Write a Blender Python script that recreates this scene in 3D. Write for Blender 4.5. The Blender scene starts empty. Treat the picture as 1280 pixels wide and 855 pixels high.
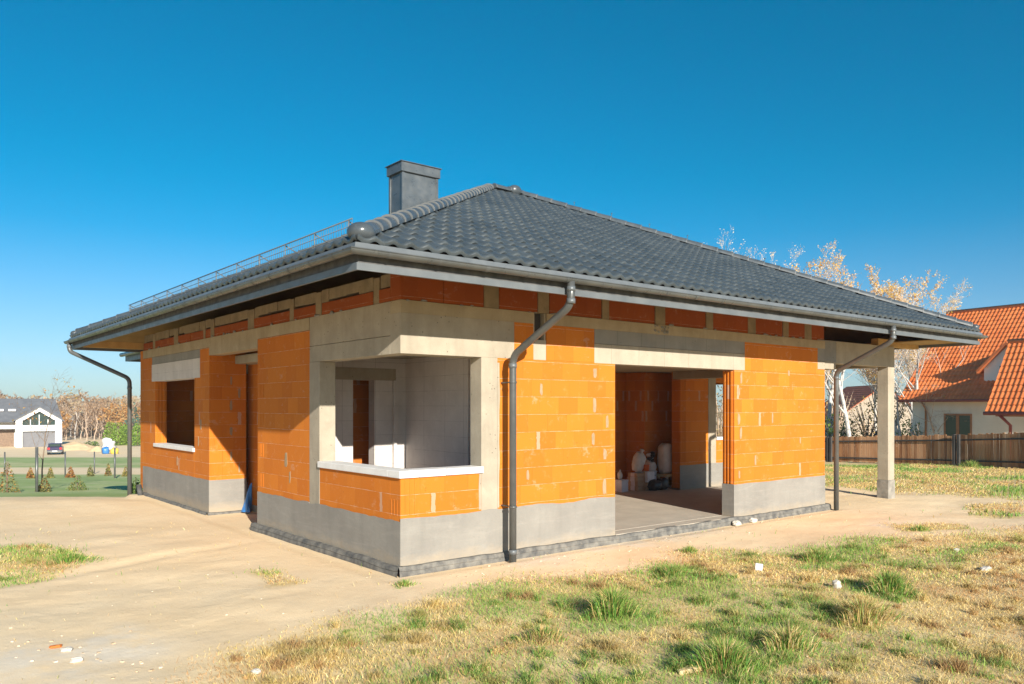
SUN_E, SKY_E, EXPO = 5.0, .07, .82
HAZE = .0004
AIR, DUSTD, OZ, HUE, SAT, SAT0, ZMAX = .9, .4, 3.0, .483, 1.55, 1.1, .29
import bpy, math, random
import numpy as np
from mathutils import Vector, Matrix, noise
R = math.radians
scene = bpy.context.scene
col = scene.collection
rng = random.Random(7)
nrng = np.random.default_rng(11)

# ------------------------------------------------------------------ camera frame (metres, house corner = origin)
SC, CC = math.sin(.8888), math.cos(.8888)
CAM = Vector((-5.0838, -8.4393, 1.96))
FPX, HOR = 990.137, 507.9
def at(u, v, d):
    """point seen at photo pixel (u, v) at depth d metres"""
    lat = (u - 640) / FPX * d
    return Vector((CAM.x + lat*SC + d*CC, CAM.y - lat*CC + d*SC, CAM.z - (v - HOR)*d/FPX))
def ld(lat, d):
    return (CAM.x + lat*SC + d*CC, CAM.y - lat*CC + d*SC)
def latd(x, y):
    dx, dy = x - CAM.x, y - CAM.y
    return dx*SC - dy*CC, dx*CC + dy*SC
def sstep(a, b, t):
    t = min(1, max(0, (t-a)/(b-a))); return t*t*(3-2*t)
def lerpk(ks, t):
    if t <= ks[0][0]: return ks[0][1]
    for (a, za), (b, zb) in zip(ks, ks[1:]):
        if t <= b: return za + (zb-za)*(t-a)/(b-a)
    return ks[-1][1]
KL = [(17.2, -.10), (20, -.3), (26, -.85), (50, -2.4), (85, -3.7), (100, -4.15), (120, -4.2), (170, -5), (400, -6), (3000, -6)]
KR = [(21, -.10), (24, -.14), (27, -.19), (33.5, -.40), (43, -.95), (60, -1.3), (100, -1.6), (400, -6), (3000, -6)]
def gz_base(x, y):
    lat, d = latd(x, y)
    w = sstep(-4, 9, lat)
    return lerpk(KL, d)*(1-w) + lerpk(KR, d)*w
def gz(x, y):
    z = gz_base(x, y)
    lat, d = latd(x, y)
    if -.3 < x < 10.1 and -.3 < y < 12: return -.13
    hx = max(-.3-x, x-10.1, 0); hy = max(-.3-y, y-12, 0)
    k = sstep(0, 1.2, math.hypot(hx, hy)) * (1 if d < 60 else 0.4)
    n = noise.noise(Vector((x*.35, y*.35, 1.7)))*.05 + noise.noise(Vector((x*1.3, y*1.3, 4.)))*.022 + noise.noise(Vector((x*4, y*4, 9.)))*.009
    if d < 25:
        n += noise.noise(Vector((x*11, y*11, 3.)))*.0035
        for ox in (0., 1.55):      # shallow wheel ruts crossing the sand
            q = (x+4.6)*.30 - (y-2.2-ox)*.954 + .18*noise.noise(Vector((x*.5, y*.5, 6)))
            if abs(q) < .6 and x < 1.5:
                f = .6+.6*noise.noise(Vector((x*1.1, y*1.1, 2+ox)))
                n += f*(-.026*math.exp(-(q/.13)**2) + .012*math.exp(-((abs(q)-.26)/.08)**2))
    return z + k*n
def gpt(u, v):
    """ground point under photo pixel"""
    z = -.1
    for _ in range(6):
        d = (CAM.z - z)*FPX/(v-HOR); p = at(u, v, d); z = gz_base(p.x, p.y)
    return p.x, p.y

# ------------------------------------------------------------------ mesh builder
class MB:
    def __init__(s): s.v = []; s.f = []; s.mi = []; s.sm = []
    def quad(s, a, b, c, d, m=0, sm=False):
        i = len(s.v); s.v += [tuple(a), tuple(b), tuple(c), tuple(d)]; s.f.append((i, i+1, i+2, i+3)); s.mi.append(m); s.sm.append(sm)
    def face(s, pts, m=0, sm=False):
        i = len(s.v); s.v += [tuple(p) for p in pts]; s.f.append(tuple(range(i, i+len(pts)))); s.mi.append(m); s.sm.append(sm)
    def box(s, x0, x1, y0, y1, z0, z1, m=0, M=None, ch=0):
        if ch:
            c = ch; P = []
            # chamfered box: 24 verts
            X, Y, Z = (x0, x1), (y0, y1), (z0, z1); idx = {}
            base = len(s.v)
            for i in (0, 1):
                for j in (0, 1):
                    for k in (0, 1):
                        sx, sy, sz = (1-2*i)*c, (1-2*j)*c, (1-2*k)*c
                        for ax, off in ((0, (0, sy, sz)), (1, (sx, 0, sz)), (2, (sx, sy, 0))):
                            idx[(i, j, k, ax)] = base+len(P); P.append(Vector((X[i]+off[0], Y[j]+off[1], Z[k]+off[2])))
            if M: P = [M @ p for p in P]
            s.v += [tuple(p) for p in P]
            def add(ids):
                s.f.append(tuple(ids)); s.mi.append(m); s.sm.append(False)
            g = lambda i, j, k, a: idx[(i, j, k, a)]
            add([g(0,0,0,0), g(0,0,1,0), g(0,1,1,0), g(0,1,0,0)]); add([g(1,0,0,0), g(1,1,0,0), g(1,1,1,0), g(1,0,1,0)])
            add([g(0,0,0,1), g(1,0,0,1), g(1,0,1,1), g(0,0,1,1)]); add([g(0,1,0,1), g(0,1,1,1), g(1,1,1,1), g(1,1,0,1)])
            add([g(0,0,0,2), g(0,1,0,2), g(1,1,0,2), g(1,0,0,2)]); add([g(0,0,1,2), g(1,0,1,2), g(1,1,1,2), g(0,1,1,2)])
            for j in (0, 1):
                for k in (0, 1): add([g(0,j,k,1), g(1,j,k,1), g(1,j,k,2), g(0,j,k,2)])
            for i in (0, 1):
                for k in (0, 1): add([g(i,0,k,0), g(i,1,k,0), g(i,1,k,2), g(i,0,k,2)])
            for i in (0, 1):
                for j in (0, 1): add([g(i,j,0,0), g(i,j,1,0), g(i,j,1,1), g(i,j,0,1)])
            for i in (0, 1):
                for j in (0, 1):
                    for k in (0, 1): add([g(i,j,k,0), g(i,j,k,1), g(i,j,k,2)])
            return
        p = [Vector(q) for q in ((x0,y0,z0),(x1,y0,z0),(x1,y1,z0),(x0,y1,z0),(x0,y0,z1),(x1,y0,z1),(x1,y1,z1),(x0,y1,z1))]
        if M: p = [M @ q for q in p]
        i = len(s.v); s.v += [tuple(q) for q in p]
        for f in ((0,3,2,1),(4,5,6,7),(0,1,5,4),(1,2,6,5),(2,3,7,6),(3,0,4,7)):
            s.f.append(tuple(i+k for k in f)); s.mi.append(m); s.sm.append(False)
    def tube(s, pts, rad, n=8, m=0, caps=True, sm=True):
        pts = [Vector(p) for p in pts]
        if not hasattr(rad, '__len__'): rad = [rad]*len(pts)
        base = len(s.v); ref = None
        for i, p in enumerate(pts):
            t = (pts[min(i+1, len(pts)-1)] - pts[max(i-1, 0)])
            if t.length < 1e-9: t = Vector((0,0,1))
            t.normalize()
            if ref is None:
                ref = t.orthogonal().normalized()
            ref = (ref - t*ref.dot(t))
            if ref.length < 1e-6: ref = t.orthogonal()
            ref.normalize(); b = t.cross(ref)
            for k in range(n):
                a = 2*math.pi*k/n
                q = p + (ref*math.cos(a) + b*math.sin(a))*rad[i]
                s.v.append((q.x, q.y, q.z))
        for i in range(len(pts)-1):
            for k in range(n):
                a = base+i*n+k; b2 = base+i*n+(k+1) % n
                s.f.append((a, b2, b2+n, a+n)); s.mi.append(m); s.sm.append(sm)
        if caps:
            s.f.append(tuple(base+k for k in reversed(range(n)))); s.mi.append(m); s.sm.append(False)
            l = base+(len(pts)-1)*n
            s.f.append(tuple(l+k for k in range(n))); s.mi.append(m); s.sm.append(False)
    def prism(s, outline, a, b, axis='y', m=0):
        """outline list of 2-D points; extruded from a to b along axis"""
        def P(q, t):
            return {'y': (q[0], t, q[1]), 'x': (t, q[0], q[1]), 'z': (q[0], q[1], t)}[axis]
        n = len(outline); i = len(s.v)
        s.v += [P(q, a) for q in outline] + [P(q, b) for q in outline]
        s.f.append(tuple(range(i, i+n))); s.f.append(tuple(range(i+2*n-1, i+n-1, -1)))
        s.mi += [m, m]; s.sm += [False, False]
        for k in range(n):
            s.f.append((i+k, i+(k+1) % n, i+n+(k+1) % n, i+n+k)); s.mi.append(m); s.sm.append(False)
    def blob(s, c, r, seed=0, nz=.15, fr=1.5, sq=2.0, m=0, seg=14, M=None, sm=True):
        """superellipsoid with noise"""
        base = len(s.v); rings = seg//2+1
        def sg(t, e): return math.copysign(abs(t)**e, t)
        e = 2.0/sq
        for i in range(rings+1):
            ph = -math.pi/2 + math.pi*i/rings
            for k in range(seg):
                th = 2*math.pi*k/seg
                p = Vector((sg(math.cos(ph), e)*sg(math.cos(th), e), sg(math.cos(ph), e)*sg(math.sin(th), e), sg(math.sin(ph), e)))
                d = 1 + nz*noise.noise(p*fr + Vector((seed*7.3, seed*3.1, seed)))
                q = Vector((p.x*r[0]*d, p.y*r[1]*d, p.z*r[2]*d))
                if M: q = M @ q
                s.v.append((c[0]+q.x, c[1]+q.y, c[2]+q.z))
        for i in range(rings):
            for k in range(seg):
                a = base+i*seg+k; b2 = base+i*seg+(k+1) % seg
                s.f.append((a, b2, b2+seg, a+seg)); s.mi.append(m); s.sm.append(sm)
    def groups(s, e=.015):
        """separate builders, one per piece that touches no other"""
        n = len(s.v); p = list(range(n))
        def f(a):
            while p[a] != a: p[a] = p[p[a]]; a = p[a]
            return a
        for fc in s.f:
            for v in fc[1:]:
                a, b = f(fc[0]), f(v)
                if a != b: p[a] = b
        bb = {}
        for i, c in enumerate(s.v):
            r = f(i)
            if r not in bb: bb[r] = [list(c), list(c)]
            for k in range(3): bb[r][0][k] = min(bb[r][0][k], c[k]); bb[r][1][k] = max(bb[r][1][k], c[k])
        ks = list(bb); q = {k: k for k in ks}
        def h(a):
            while q[a] != a: a = q[a]
            return a
        for i in range(len(ks)):
            for j in range(i):
                A, B = bb[ks[i]], bb[ks[j]]
                if all(A[0][k]-e <= B[1][k] and B[0][k]-e <= A[1][k] for k in range(3)):
                    a, b = h(ks[i]), h(ks[j])
                    if a != b: q[a] = b
        out = {}
        for fi, fc in enumerate(s.f):
            m = out.setdefault(h(f(fc[0])), (MB(), {})); mb, mp = m
            ids = []
            for v in fc:
                if v not in mp: mp[v] = len(mb.v); mb.v.append(s.v[v])
                ids.append(mp[v])
            mb.f.append(tuple(ids)); mb.mi.append(s.mi[fi]); mb.sm.append(s.sm[fi])
        return [m[0] for m in out.values()]
    def build_each(s, name, mats, parent=None, fix=True):
        os_ = [g.build(name, mats, parent, None, fix) for g in s.groups()]
        return os_
    def build(s, name, mats, parent=None, loc=None, fix=True):
        me = bpy.data.meshes.new(name)
        if loc is not None:
            L = loc; vs = [(a-L[0], b-L[1], c-L[2]) for a, b, c in s.v]
        else: vs = s.v
        me.from_pydata(vs, [], s.f)
        mats = mats if isinstance(mats, (list, tuple)) else [mats]
        for m in mats: me.materials.append(m)
        me.polygons.foreach_set('material_index', s.mi)
        me.polygons.foreach_set('use_smooth', s.sm)
        if fix:
            import bmesh
            bm = bmesh.new(); bm.from_mesh(me); bmesh.ops.recalc_face_normals(bm, faces=bm.faces); bm.to_mesh(me); bm.free()
        me.update()
        o = bpy.data.objects.new(name, me); col.objects.link(o)
        if loc is not None: o.location = loc
        if parent: o.parent = parent
        return o
def tag(o, label=None, cat=None, group=None, kind=None):
    if label: o['label'] = label
    if cat: o['category'] = cat
    if group: o['group'] = group
    if kind: o['kind'] = kind
    return o
def empty(name, loc, label, cat, group=None, rz=0):
    o = bpy.data.objects.new(name, None); col.objects.link(o); o.location = loc; o.rotation_euler = (0, 0, rz)
    o.empty_display_size = .2
    return tag(o, label, cat, group)
def kids(o): return [c for c in bpy.data.objects if c.parent == o]
def copy_tree(o, loc, rz, scale=1, label=None):
    c = o.copy(); col.objects.link(c); c.location = loc; c.rotation_euler = (0, 0, rz)
    c.scale = scale if hasattr(scale, '__len__') else (scale,)*3
    if label: c['label'] = label
    for k in kids(o):
        q = k.copy(); col.objects.link(q); q.parent = c
        for g in kids(k):
            r = g.copy(); col.objects.link(r); r.parent = q
    return c

# ------------------------------------------------------------------ materials
class NT:
    def __init__(s, name, rough=.8, metal=0., spec=None):
        s.m = bpy.data.materials.new(name); s.m.use_nodes = True
        s.t = s.m.node_tree; s.b = s.t.nodes['Principled BSDF']
        s.b.inputs['Roughness'].default_value = rough; s.b.inputs['Metallic'].default_value = metal
        if spec is not None: s.b.inputs['Specular IOR Level'].default_value = spec
        tc = s.n('ShaderNodeTexCoord'); s.oc = tc.outputs['Object']
        g = s.n('ShaderNodeNewGeometry'); s.pos = g.outputs['Position']; s.nrm = g.outputs['Normal']
    def n(s, typ, **kw):
        q = s.t.nodes.new(typ)
        for k, v in kw.items(): setattr(q, k, v)
        return q
    def l(s, a, b): s.t.links.new(a, b)
    def put(s, sock, v):
        if isinstance(v, bpy.types.NodeSocket): s.l(v, sock)
        elif v is not None: sock.default_value = (*v, 1) if hasattr(v, '__len__') and len(v) == 3 and sock.type == 'RGBA' else v
    def math(s, op, a, b=None, c=None, clamp=False):
        q = s.n('ShaderNodeMath', operation=op); q.use_clamp = clamp
        for i, v in enumerate((a, b, c)): s.put(q.inputs[i], v)
        return q.outputs[0]
    def noise(s, scale, detail=4, vec=None, rough=.55, dist=0, col=False):
        q = s.n('ShaderNodeTexNoise'); s.l(vec or s.pos, q.inputs['Vector'])
        q.inputs['Scale'].default_value = scale; q.inputs['Detail'].default_value = detail; q.inputs['Roughness'].default_value = rough
        q.inputs['Distortion'].default_value = dist
        return q.outputs['Color'] if col else q.outputs['Fac']
    def vor(s, scale, vec=None, feat='F1'):
        q = s.n('ShaderNodeTexVoronoi', feature=feat); s.l(vec or s.pos, q.inputs['Vector']); q.inputs['Scale'].default_value = scale
        return q
    def ramp(s, fac, stops, mode='LINEAR'):
        q = s.n('ShaderNodeValToRGB'); s.l(fac, q.inputs[0]); cr = q.color_ramp; cr.interpolation = mode
        while len(cr.elements) < len(stops): cr.elements.new(.5)
        for e, (p, c) in zip(cr.elements, stops):
            e.position = p; e.color = (*c, 1) if hasattr(c, '__len__') else (c, c, c, 1)
        return q.outputs[0]
    def mix(s, f, a, b, mode='MIX'):
        q = s.n('ShaderNodeMix', data_type='RGBA', blend_type=mode)
        s.put(q.inputs[0], f); s.put(q.inputs[6], a); s.put(q.inputs[7], b)
        return q.outputs[2]
    def sep(s, v):
        q = s.n('ShaderNodeSeparateXYZ'); s.l(v, q.inputs[0]); return q.outputs
    def comb(s, x, y, z=0.):
        q = s.n('ShaderNodeCombineXYZ')
        for i, v in enumerate((x, y, z)): s.put(q.inputs[i], v)
        return q.outputs[0]
    def vscale(s, v, k):
        q = s.n('ShaderNodeVectorMath', operation='MULTIPLY'); s.l(v, q.inputs[0]); q.inputs[1].default_value = k; return q.outputs[0]
    def bump(s, h, st=.3, dist=.01):
        q = s.n('ShaderNodeBump'); q.inputs['Strength'].default_value = st; q.inputs['Distance'].default_value = dist
        s.l(h, q.inputs['Height']); s.l(q.outputs[0], s.b.inputs['Normal'])
    def color(s, c): s.put(s.b.inputs['Base Color'], c); return s.m

def mottled(name, c0, c1, scale=3, rough=.8, bump=.2, bscale=40, metal=0, spec=None, dist=.006):
    t = NT(name, rough, metal, spec)
    n = t.noise(scale, 6)
    t.color(t.ramp(n, [(.3, c0), (.72, c1)]))
    if bump: t.bump(t.noise(bscale, 5), bump, dist)
    return t.m

def brick_mat(name, ca, cb, mortar=(.60,.50,.40), joint_amt=.42, patch=.015, smear=.38, row=.2465, wid=.37):
    t = NT(name, .85, spec=.2)
    x, y, z = t.sep(t.pos)
    u = t.math('ADD', x, y)
    wob = t.noise(3, 2)
    zz = t.math('ADD', t.math('SUBTRACT', z, .1205), t.math('MULTIPLY', t.math('SUBTRACT', wob, .5), .012))
    rz = t.math('DIVIDE', zz, row); ri = t.math('FLOOR', rz); fz = t.math('FRACT', rz)
    uo = t.math('ADD', t.math('DIVIDE', u, wid), t.math('MULTIPLY', t.math('FRACT', t.math('MULTIPLY', ri, .41)), 1.0))
    ci = t.math('FLOOR', uo); fu = t.math('FRACT', uo)
    wn = t.n('ShaderNodeTexWhiteNoise', noise_dimensions='2D'); t.l(t.comb(ci, ri), wn.inputs['Vector']); rv = wn.outputs['Value']
    base = t.mix(rv, ca, cb)
    big = t.noise(1.1, 5)
    base = t.mix(t.ramp(big, [(.35, 0.), (.75, .55)]), base, tuple(c*.82 for c in ca))
    dust = t.noise(7, 6, rough=.7)
    base = t.mix(t.ramp(dust, [(.56, 0.), (.78, .35)]), base, (.62, .40, .20))
    # fine vertical combing of the fired clay
    comb = t.noise(1, 3, vec=t.vscale(t.pos, (150, 150, 4)))
    base = t.mix(t.math('MULTIPLY', comb, .22), base, tuple(c*.6 for c in ca))
    chip = t.math('MULTIPLY', t.math('LESS_THAN', t.vor(9).outputs['Distance'], .10), t.math('GREATER_THAN', t.noise(2.9, 3), .56))
    base = t.mix(t.math('MULTIPLY', chip, .45), base, tuple(c*.45 for c in ca))
    # bed joints: thin, partly smeared
    jz = t.math('MINIMUM', fz, t.math('SUBTRACT', 1., fz))
    jn = t.noise(5.5, 5, rough=.65)
    jw = t.math('MULTIPLY', t.ramp(jn, [(.40, .007), (.78, .055)]), joint_amt*1.0)
    jm = t.math('LESS_THAN', jz, jw)
    ju = t.math('MINIMUM', fu, t.math('SUBTRACT', 1., fu))
    jv = t.math('MULTIPLY', t.math('LESS_THAN', ju, .008), .3)
    dark = t.mix(jv, base, tuple(c*.5 for c in ca))
    # mortar patches on some head joints
    pn = t.math('GREATER_THAN', rv, 1-patch)
    en = t.math('MULTIPLY', t.math('SUBTRACT', t.noise(14, 4), .5), .16)
    pm = t.math('MULTIPLY', pn, t.math('LESS_THAN', t.math('ADD', t.math('ABSOLUTE', t.math('SUBTRACT', fu, .12)), en), .085))
    c2 = t.mix(t.math('MULTIPLY', jm, .55), dark, mortar)
    sm = t.math('MULTIPLY', t.ramp(t.noise(1, 6, vec=t.vscale(t.pos, (2.6, 2.6, 4.2)), rough=.72), [(.60, 0.), (.70, 1.)]), smear)
    c2 = t.mix(sm, c2, tuple(m*.9 for m in mortar))
    c3 = t.mix(t.math('MULTIPLY', pm, .5), c2, tuple(m*.82 for m in mortar))
    t.color(c3)
    h = t.math('SUBTRACT', t.math('MULTIPLY', t.noise(1, 2, vec=t.vscale(t.pos, (90, 90, 2))), .35), t.math('MULTIPLY', t.math('LESS_THAN', jz, .012), .8))
    h = t.math('SUBTRACT', h, t.math('MULTIPLY', t.math('LESS_THAN', ju, .012), .7))
    h = t.math('ADD', h, t.math('MULTIPLY', t.noise(45, 4), .35))
    h = t.math('ADD', h, t.math('MULTIPLY', rv, .5))
    t.bump(h, .55, .008)
    return t.m

def concrete_mat(name, c0, c1, pits=.6, lines=0.0, stain=.5, scale=2.2, mud=0., hl=0.):
    t = NT(name, .88, spec=.25)
    n = t.noise(scale, 8, rough=.62)
    base = t.ramp(n, [(.28, c0), (.74, c1)])
    st = t.noise(1, 5, vec=t.vscale(t.pos, (5, 5, .8)), rough=.6)
    base = t.mix(t.math('MULTIPLY', t.ramp(st, [(.48, 0.), (.75, 1.)]), stain*.5), base, tuple(c*.68 for c in c0))
    ef = t.noise(6.5, 7, rough=.7)
    base = t.mix(t.math('MULTIPLY', t.ramp(ef, [(.55, 0.), (.75, 1.)]), .3), base, tuple(min(1, c*1.25) for c in c1))
    v = t.vor(16); vm = t.math('MULTIPLY', t.math('LESS_THAN', v.outputs['Distance'], .13), t.math('GREATER_THAN', t.noise(3.7, 3), .54))
    base = t.mix(t.math('MULTIPLY', vm, pits), base, tuple(c*.28 for c in c0))
    if lines:
        x, y, z = t.sep(t.pos)
        lf = t.math('FRACT', t.math('DIVIDE', t.math('ADD', t.math('ADD', x, y), t.math('MULTIPLY', t.math('SUBTRACT', t.noise(2), .5), .04)), lines))
        lm = t.math('LESS_THAN', lf, .006/lines)
        base = t.mix(t.math('MULTIPLY', lm, .7), base, tuple(c*.45 for c in c0))
    if hl:
        hz = t.math('FRACT', t.math('DIVIDE', t.math('ADD', t.sep(t.pos)[2], t.math('MULTIPLY', t.noise(3), .01)), hl))
        base = t.mix(t.math('MULTIPLY', t.math('LESS_THAN', hz, .03), t.ramp(t.noise(4, 4), [(.4, .15), (.6, .6)])), base, tuple(c*.55 for c in c0))
    if mud:
        x, y, z = t.sep(t.pos)
        mz = t.math('SUBTRACT', t.math('ADD', z, .14), t.math('MULTIPLY', t.noise(1, 8, vec=t.vscale(t.pos, (3, 3, 6)), rough=.8), .36))
        mm = t.ramp(t.math('ADD', t.math('MULTIPLY', mz, 3.), .5), [(.2, 1.), (.75, 0.)])
        base = t.mix(t.math('MULTIPLY', mm, mud), base, (.46,.35,.22))
        tr = t.noise(1, 6, vec=t.vscale(t.pos, (1.2, 1.2, 9)), rough=.7, dist=1.5)
        base = t.mix(t.math('MULTIPLY', t.ramp(tr, [(.5, 0.), (.68, 1.)]), .22), base, tuple(min(1, c*1.35) for c in c1))
    t.color(base)
    h = t.math('SUBTRACT', t.math('ADD', t.noise(28, 6), t.math('MULTIPLY', n, .8)), t.math('MULTIPLY', vm, .7))
    t.bump(h, .4, .008)
    return t.m

M = {}
BR_A, BR_B = (.62, .195, .021), (.52, .145, .015)
M['brick'] = brick_mat('orange_block', BR_A, BR_B)
M['brick_in'] = brick_mat('orange_block_inside', (.55,.175,.03), (.46,.14,.024), patch=.15, joint_amt=.4)
M['groove'] = mottled('clay_groove', (.5,.15,.03), (.66,.2,.035), 6)
M['plinth'] = concrete_mat('grey_plinth_coat', (.21,.198,.178), (.28,.264,.233), pits=.15, stain=.5, scale=1.4, mud=.5)
M['footing'] = concrete_mat('stained_footing', (.16,.15,.13), (.38,.35,.30), pits=.3, stain=1., scale=5)
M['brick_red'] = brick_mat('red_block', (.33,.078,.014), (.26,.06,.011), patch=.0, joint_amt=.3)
M['plinth_left'] = M['plinth']
M['conc'] = concrete_mat('raw_concrete', (.30,.26,.20), (.42,.37,.285), pits=.8, stain=.8)
M['ring'] = concrete_mat('ring_beam_concrete', (.31,.25,.16), (.43,.36,.25), pits=.5, stain=.7)
M['jointmortar'] = concrete_mat('joint_mortar', (.29,.205,.115), (.37,.28,.18), pits=.4, scale=9)
M['infill'] = concrete_mat('mortar_infill', (.20,.16,.10), (.34,.275,.18), pits=.6, stain=.9, scale=5)
M['lintel'] = concrete_mat('lintel_block', (.33,.29,.225), (.43,.38,.30), pits=.35, lines=.62)
M['lintel_dark'] = concrete_mat('lintel_block_dark', (.22,.215,.20), (.30,.29,.26), pits=.6, lines=.55)
M['white_block'] = concrete_mat('white_silicate', (.54,.50,.47), (.66,.62,.585), pits=.15, lines=.62, stain=.35, hl=.246)
M['sillmat'] = mottled('white_foam', (.62,.61,.59), (.72,.71,.69), 5, .9, .15, 60)
M['floor'] = concrete_mat('screed_floor', (.40,.35,.28), (.52,.46,.37), pits=.1, stain=.3)
M['ceil'] = concrete_mat('ceiling_concrete', (.30,.26,.19), (.40,.35,.26), pits=.3)
M['wood'] = mottled('rafter_timber', (.42,.25,.075), (.56,.35,.12), 5, .7, .3, 60)
M['soffit'] = mottled('roof_boards', (.30,.19,.07), (.42,.28,.11), 3, .8, .3, 60)
def metal_mat(name, c0, c1, rough=.38, metal=.35):
    t = NT(name, rough, metal)
    t.color(t.ramp(t.noise(4, 5), [(.3, c0), (.75, c1)]))
    t.l(t.ramp(t.noise(9, 5), [(.3, rough-.08), (.8, rough+.2)]), t.b.inputs['Roughness'])
    return t.m
M['metal'] = metal_mat('graphite_steel', (.095,.10,.098), (.135,.14,.135))
M['board'] = metal_mat('graphite_flashing', (.115,.128,.135), (.16,.173,.178), .45, .2)
M['gutter'] = metal_mat('graphite_gutter', (.09,.094,.09), (.135,.138,.128), .3, .4)
M['chim'] = metal_mat('chimney_sheet', (.10,.112,.117), (.16,.172,.175), .32, .45)
def tile_mat(name, c0, c1, rough=.34, spot=(.2,.22,.23), amt=.35):
    t = NT(name, rough)
    b = t.ramp(t.noise(1.6, 6), [(.3, c0), (.72, c1)])
    b = t.mix(t.math('MULTIPLY', t.ramp(t.noise(9, 7, rough=.7), [(.5, 0.), (.8, 1.)]), amt), b, spot)
    t.color(b); t.l(t.ramp(t.noise(5, 6), [(.3, rough-.06), (.8, rough+.22)]), t.b.inputs['Roughness'])
    t.bump(t.noise(60, 4), .12, .003)
    return t.m
M['tile'] = tile_mat('graphite_roof_tile', (.036,.045,.050), (.066,.078,.083), .27, (.15,.165,.17), .3)
M['captile'] = tile_mat('graphite_hip_tile', (.042,.052,.06), (.075,.088,.097), .28)
M['caprim'] = tile_mat('hip_tile_rim', (.10,.11,.115), (.16,.165,.165), .4)
M['black'] = mottled('black_drain_gutter_shade', (.045,.045,.045), (.13,.125,.115), 8, .7, .4, 50)  # black of the drain stub, and of the painted shade behind the gutter
M['membrane'] = mottled('foundation_membrane', (.07,.07,.068), (.22,.205,.175), 9, .8, .5, 40)
M['dark'] = mottled('dark_void', (.03,.028,.026), (.06,.055,.05), 4)
M['white_paint'] = mottled('white_render', (.70,.70,.68), (.80,.79,.77), 1.2, .85, .1)
M['sack'] = mottled('white_woven_sack', (.50,.46,.43), (.66,.62,.58), 7, .8, .5, 22, dist=.02)
M['blackbag'] = mottled('black_plastic', (.015,.015,.016), (.03,.03,.03), 6, .35, .6, 18, dist=.02)
M['blue'] = mottled('blue_plastic', (.02,.13,.38), (.04,.2,.5), 6, .4, .4, 25)
M['card'] = mottled('cardboard', (.35,.24,.15), (.46,.33,.21), 6, .85)
M['paper'] = mottled('printed_white_paper', (.55,.53,.56), (.7,.68,.7), 9, .7)
M['red'] = mottled('orange_plastic', (.55,.1,.02), (.7,.16,.03), 6, .5)
M['palewood'] = mottled('pale_wood', (.5,.38,.2), (.62,.48,.27), 7, .75, .3)
M['stone'] = mottled('pale_stone', (.44,.40,.34), (.60,.56,.49), 9, .9, .5, 30)
# ================================================================== THE UNFINISHED HOUSE
house = empty('unfinished_house', (0, 0, -.1), 'single storey house shell of bare orange blocks under a new dark hipped tile roof', 'house')
def part(name, mb, mats, parent=None, fix=True):
    os_ = mb.build_each(name, mats, parent or house, fix=fix)
    if (parent or house) == house:
        for o in os_: o.matrix_parent_inverse = Matrix.Translation((0, 0, .1))
    return os_[0]
def boxpart(name, mat, *bs, parent=None, ch=.004):
    b = MB()
    for q in bs: b.box(*q, ch=ch)
    return part(name, b, mat, parent)
T = .25
def tongues_x(b, x, y0, y1, z0, z1, s, n=3, proud=.018):
    """vertical clay ribs on a jamb facing +-x"""
    w = (y1-y0)/(2*n+1)
    for k in range(n):
        a = y0 + w*(2*k+1)
        b.box(min(x, x+s*proud), max(x, x+s*proud), a, a+w, z0, z1, ch=.003)
def slots_y(b, y, x0, z0, z1, n=3, wid=.02, gap=.045, proud=.012):
    for k in range(n):
        a = x0 + k*gap
        b.box(a, a+wid, y-proud, y, z0, z1, ch=.003)

# --- front facade (y 0..T)
b = MB(); b.box(0, 1.244, 0, T, 0, 1.07, ch=.004); slots_y(b, 0, .06, .60, 1.06, 3, .03, .07, .004); part('brick_wall', b, M['brick'])
boxpart('concrete_pillar', M['conc'], (1.244, 1.518, 0, T, 0, 2.614))
boxpart('concrete_lintel', M['conc'], (0, 1.811, 0, T, 2.614, 3.12))
boxpart('ring_beam', M['ring'], (0, 1.811, -.004, T, 3.12, 3.28), (1.811, 2.16, 0, T, 3.12, 3.28), (2.40, 9.9, -.012, T, 3.12, 3.28))
b = MB()
b.box(1.518, 3.809, 0, T, 0, 2.614, ch=.004)
b.box(1.811, 2.16, 0, T, 2.614, 3.12, ch=.004); b.box(2.40, 3.36, 0, T, 2.614, 3.12, ch=.004)
part('brick_wall', b, M['brick'])
b = MB(); b.box(2.16, 2.40, .006, T, 2.614, 2.9, ch=.004); b.box(2.16, 2.19, .02, T, 2.9, 3.28); b.box(2.37, 2.40, .02, T, 2.9, 3.28); part('mortar_infill', b, M['lintel'])
b = MB(); b.box(2.19, 2.37, .10, T, 2.9, 3.28); part('wall_pocket', b, M['dark'])
boxpart('lintel_block', M['lintel'], (3.36, 7.174, -.003, T, 2.607, 2.90))
boxpart('lintel_block', M['lintel_dark'], (3.36, 7.174, -.003, T, 2.904, 3.12))
b = MB(); b.box(6.861, 9.909, 0, T, 0, 2.607, ch=.004); b.box(7.174, 9.64, 0, T, 2.607, 3.12, ch=.004)
b.box(9.64, 9.909, 0, T, 2.607, 2.70, ch=.004)
tongues_x(b, 6.861, .005, T-.005, .575, 2.59, -1, 3, .022); part('brick_wall', b, M['brick'])
boxpart('concrete_pillar', M['conc'], (9.64, 9.909, -.004, T, 2.704, 2.86))
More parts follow.
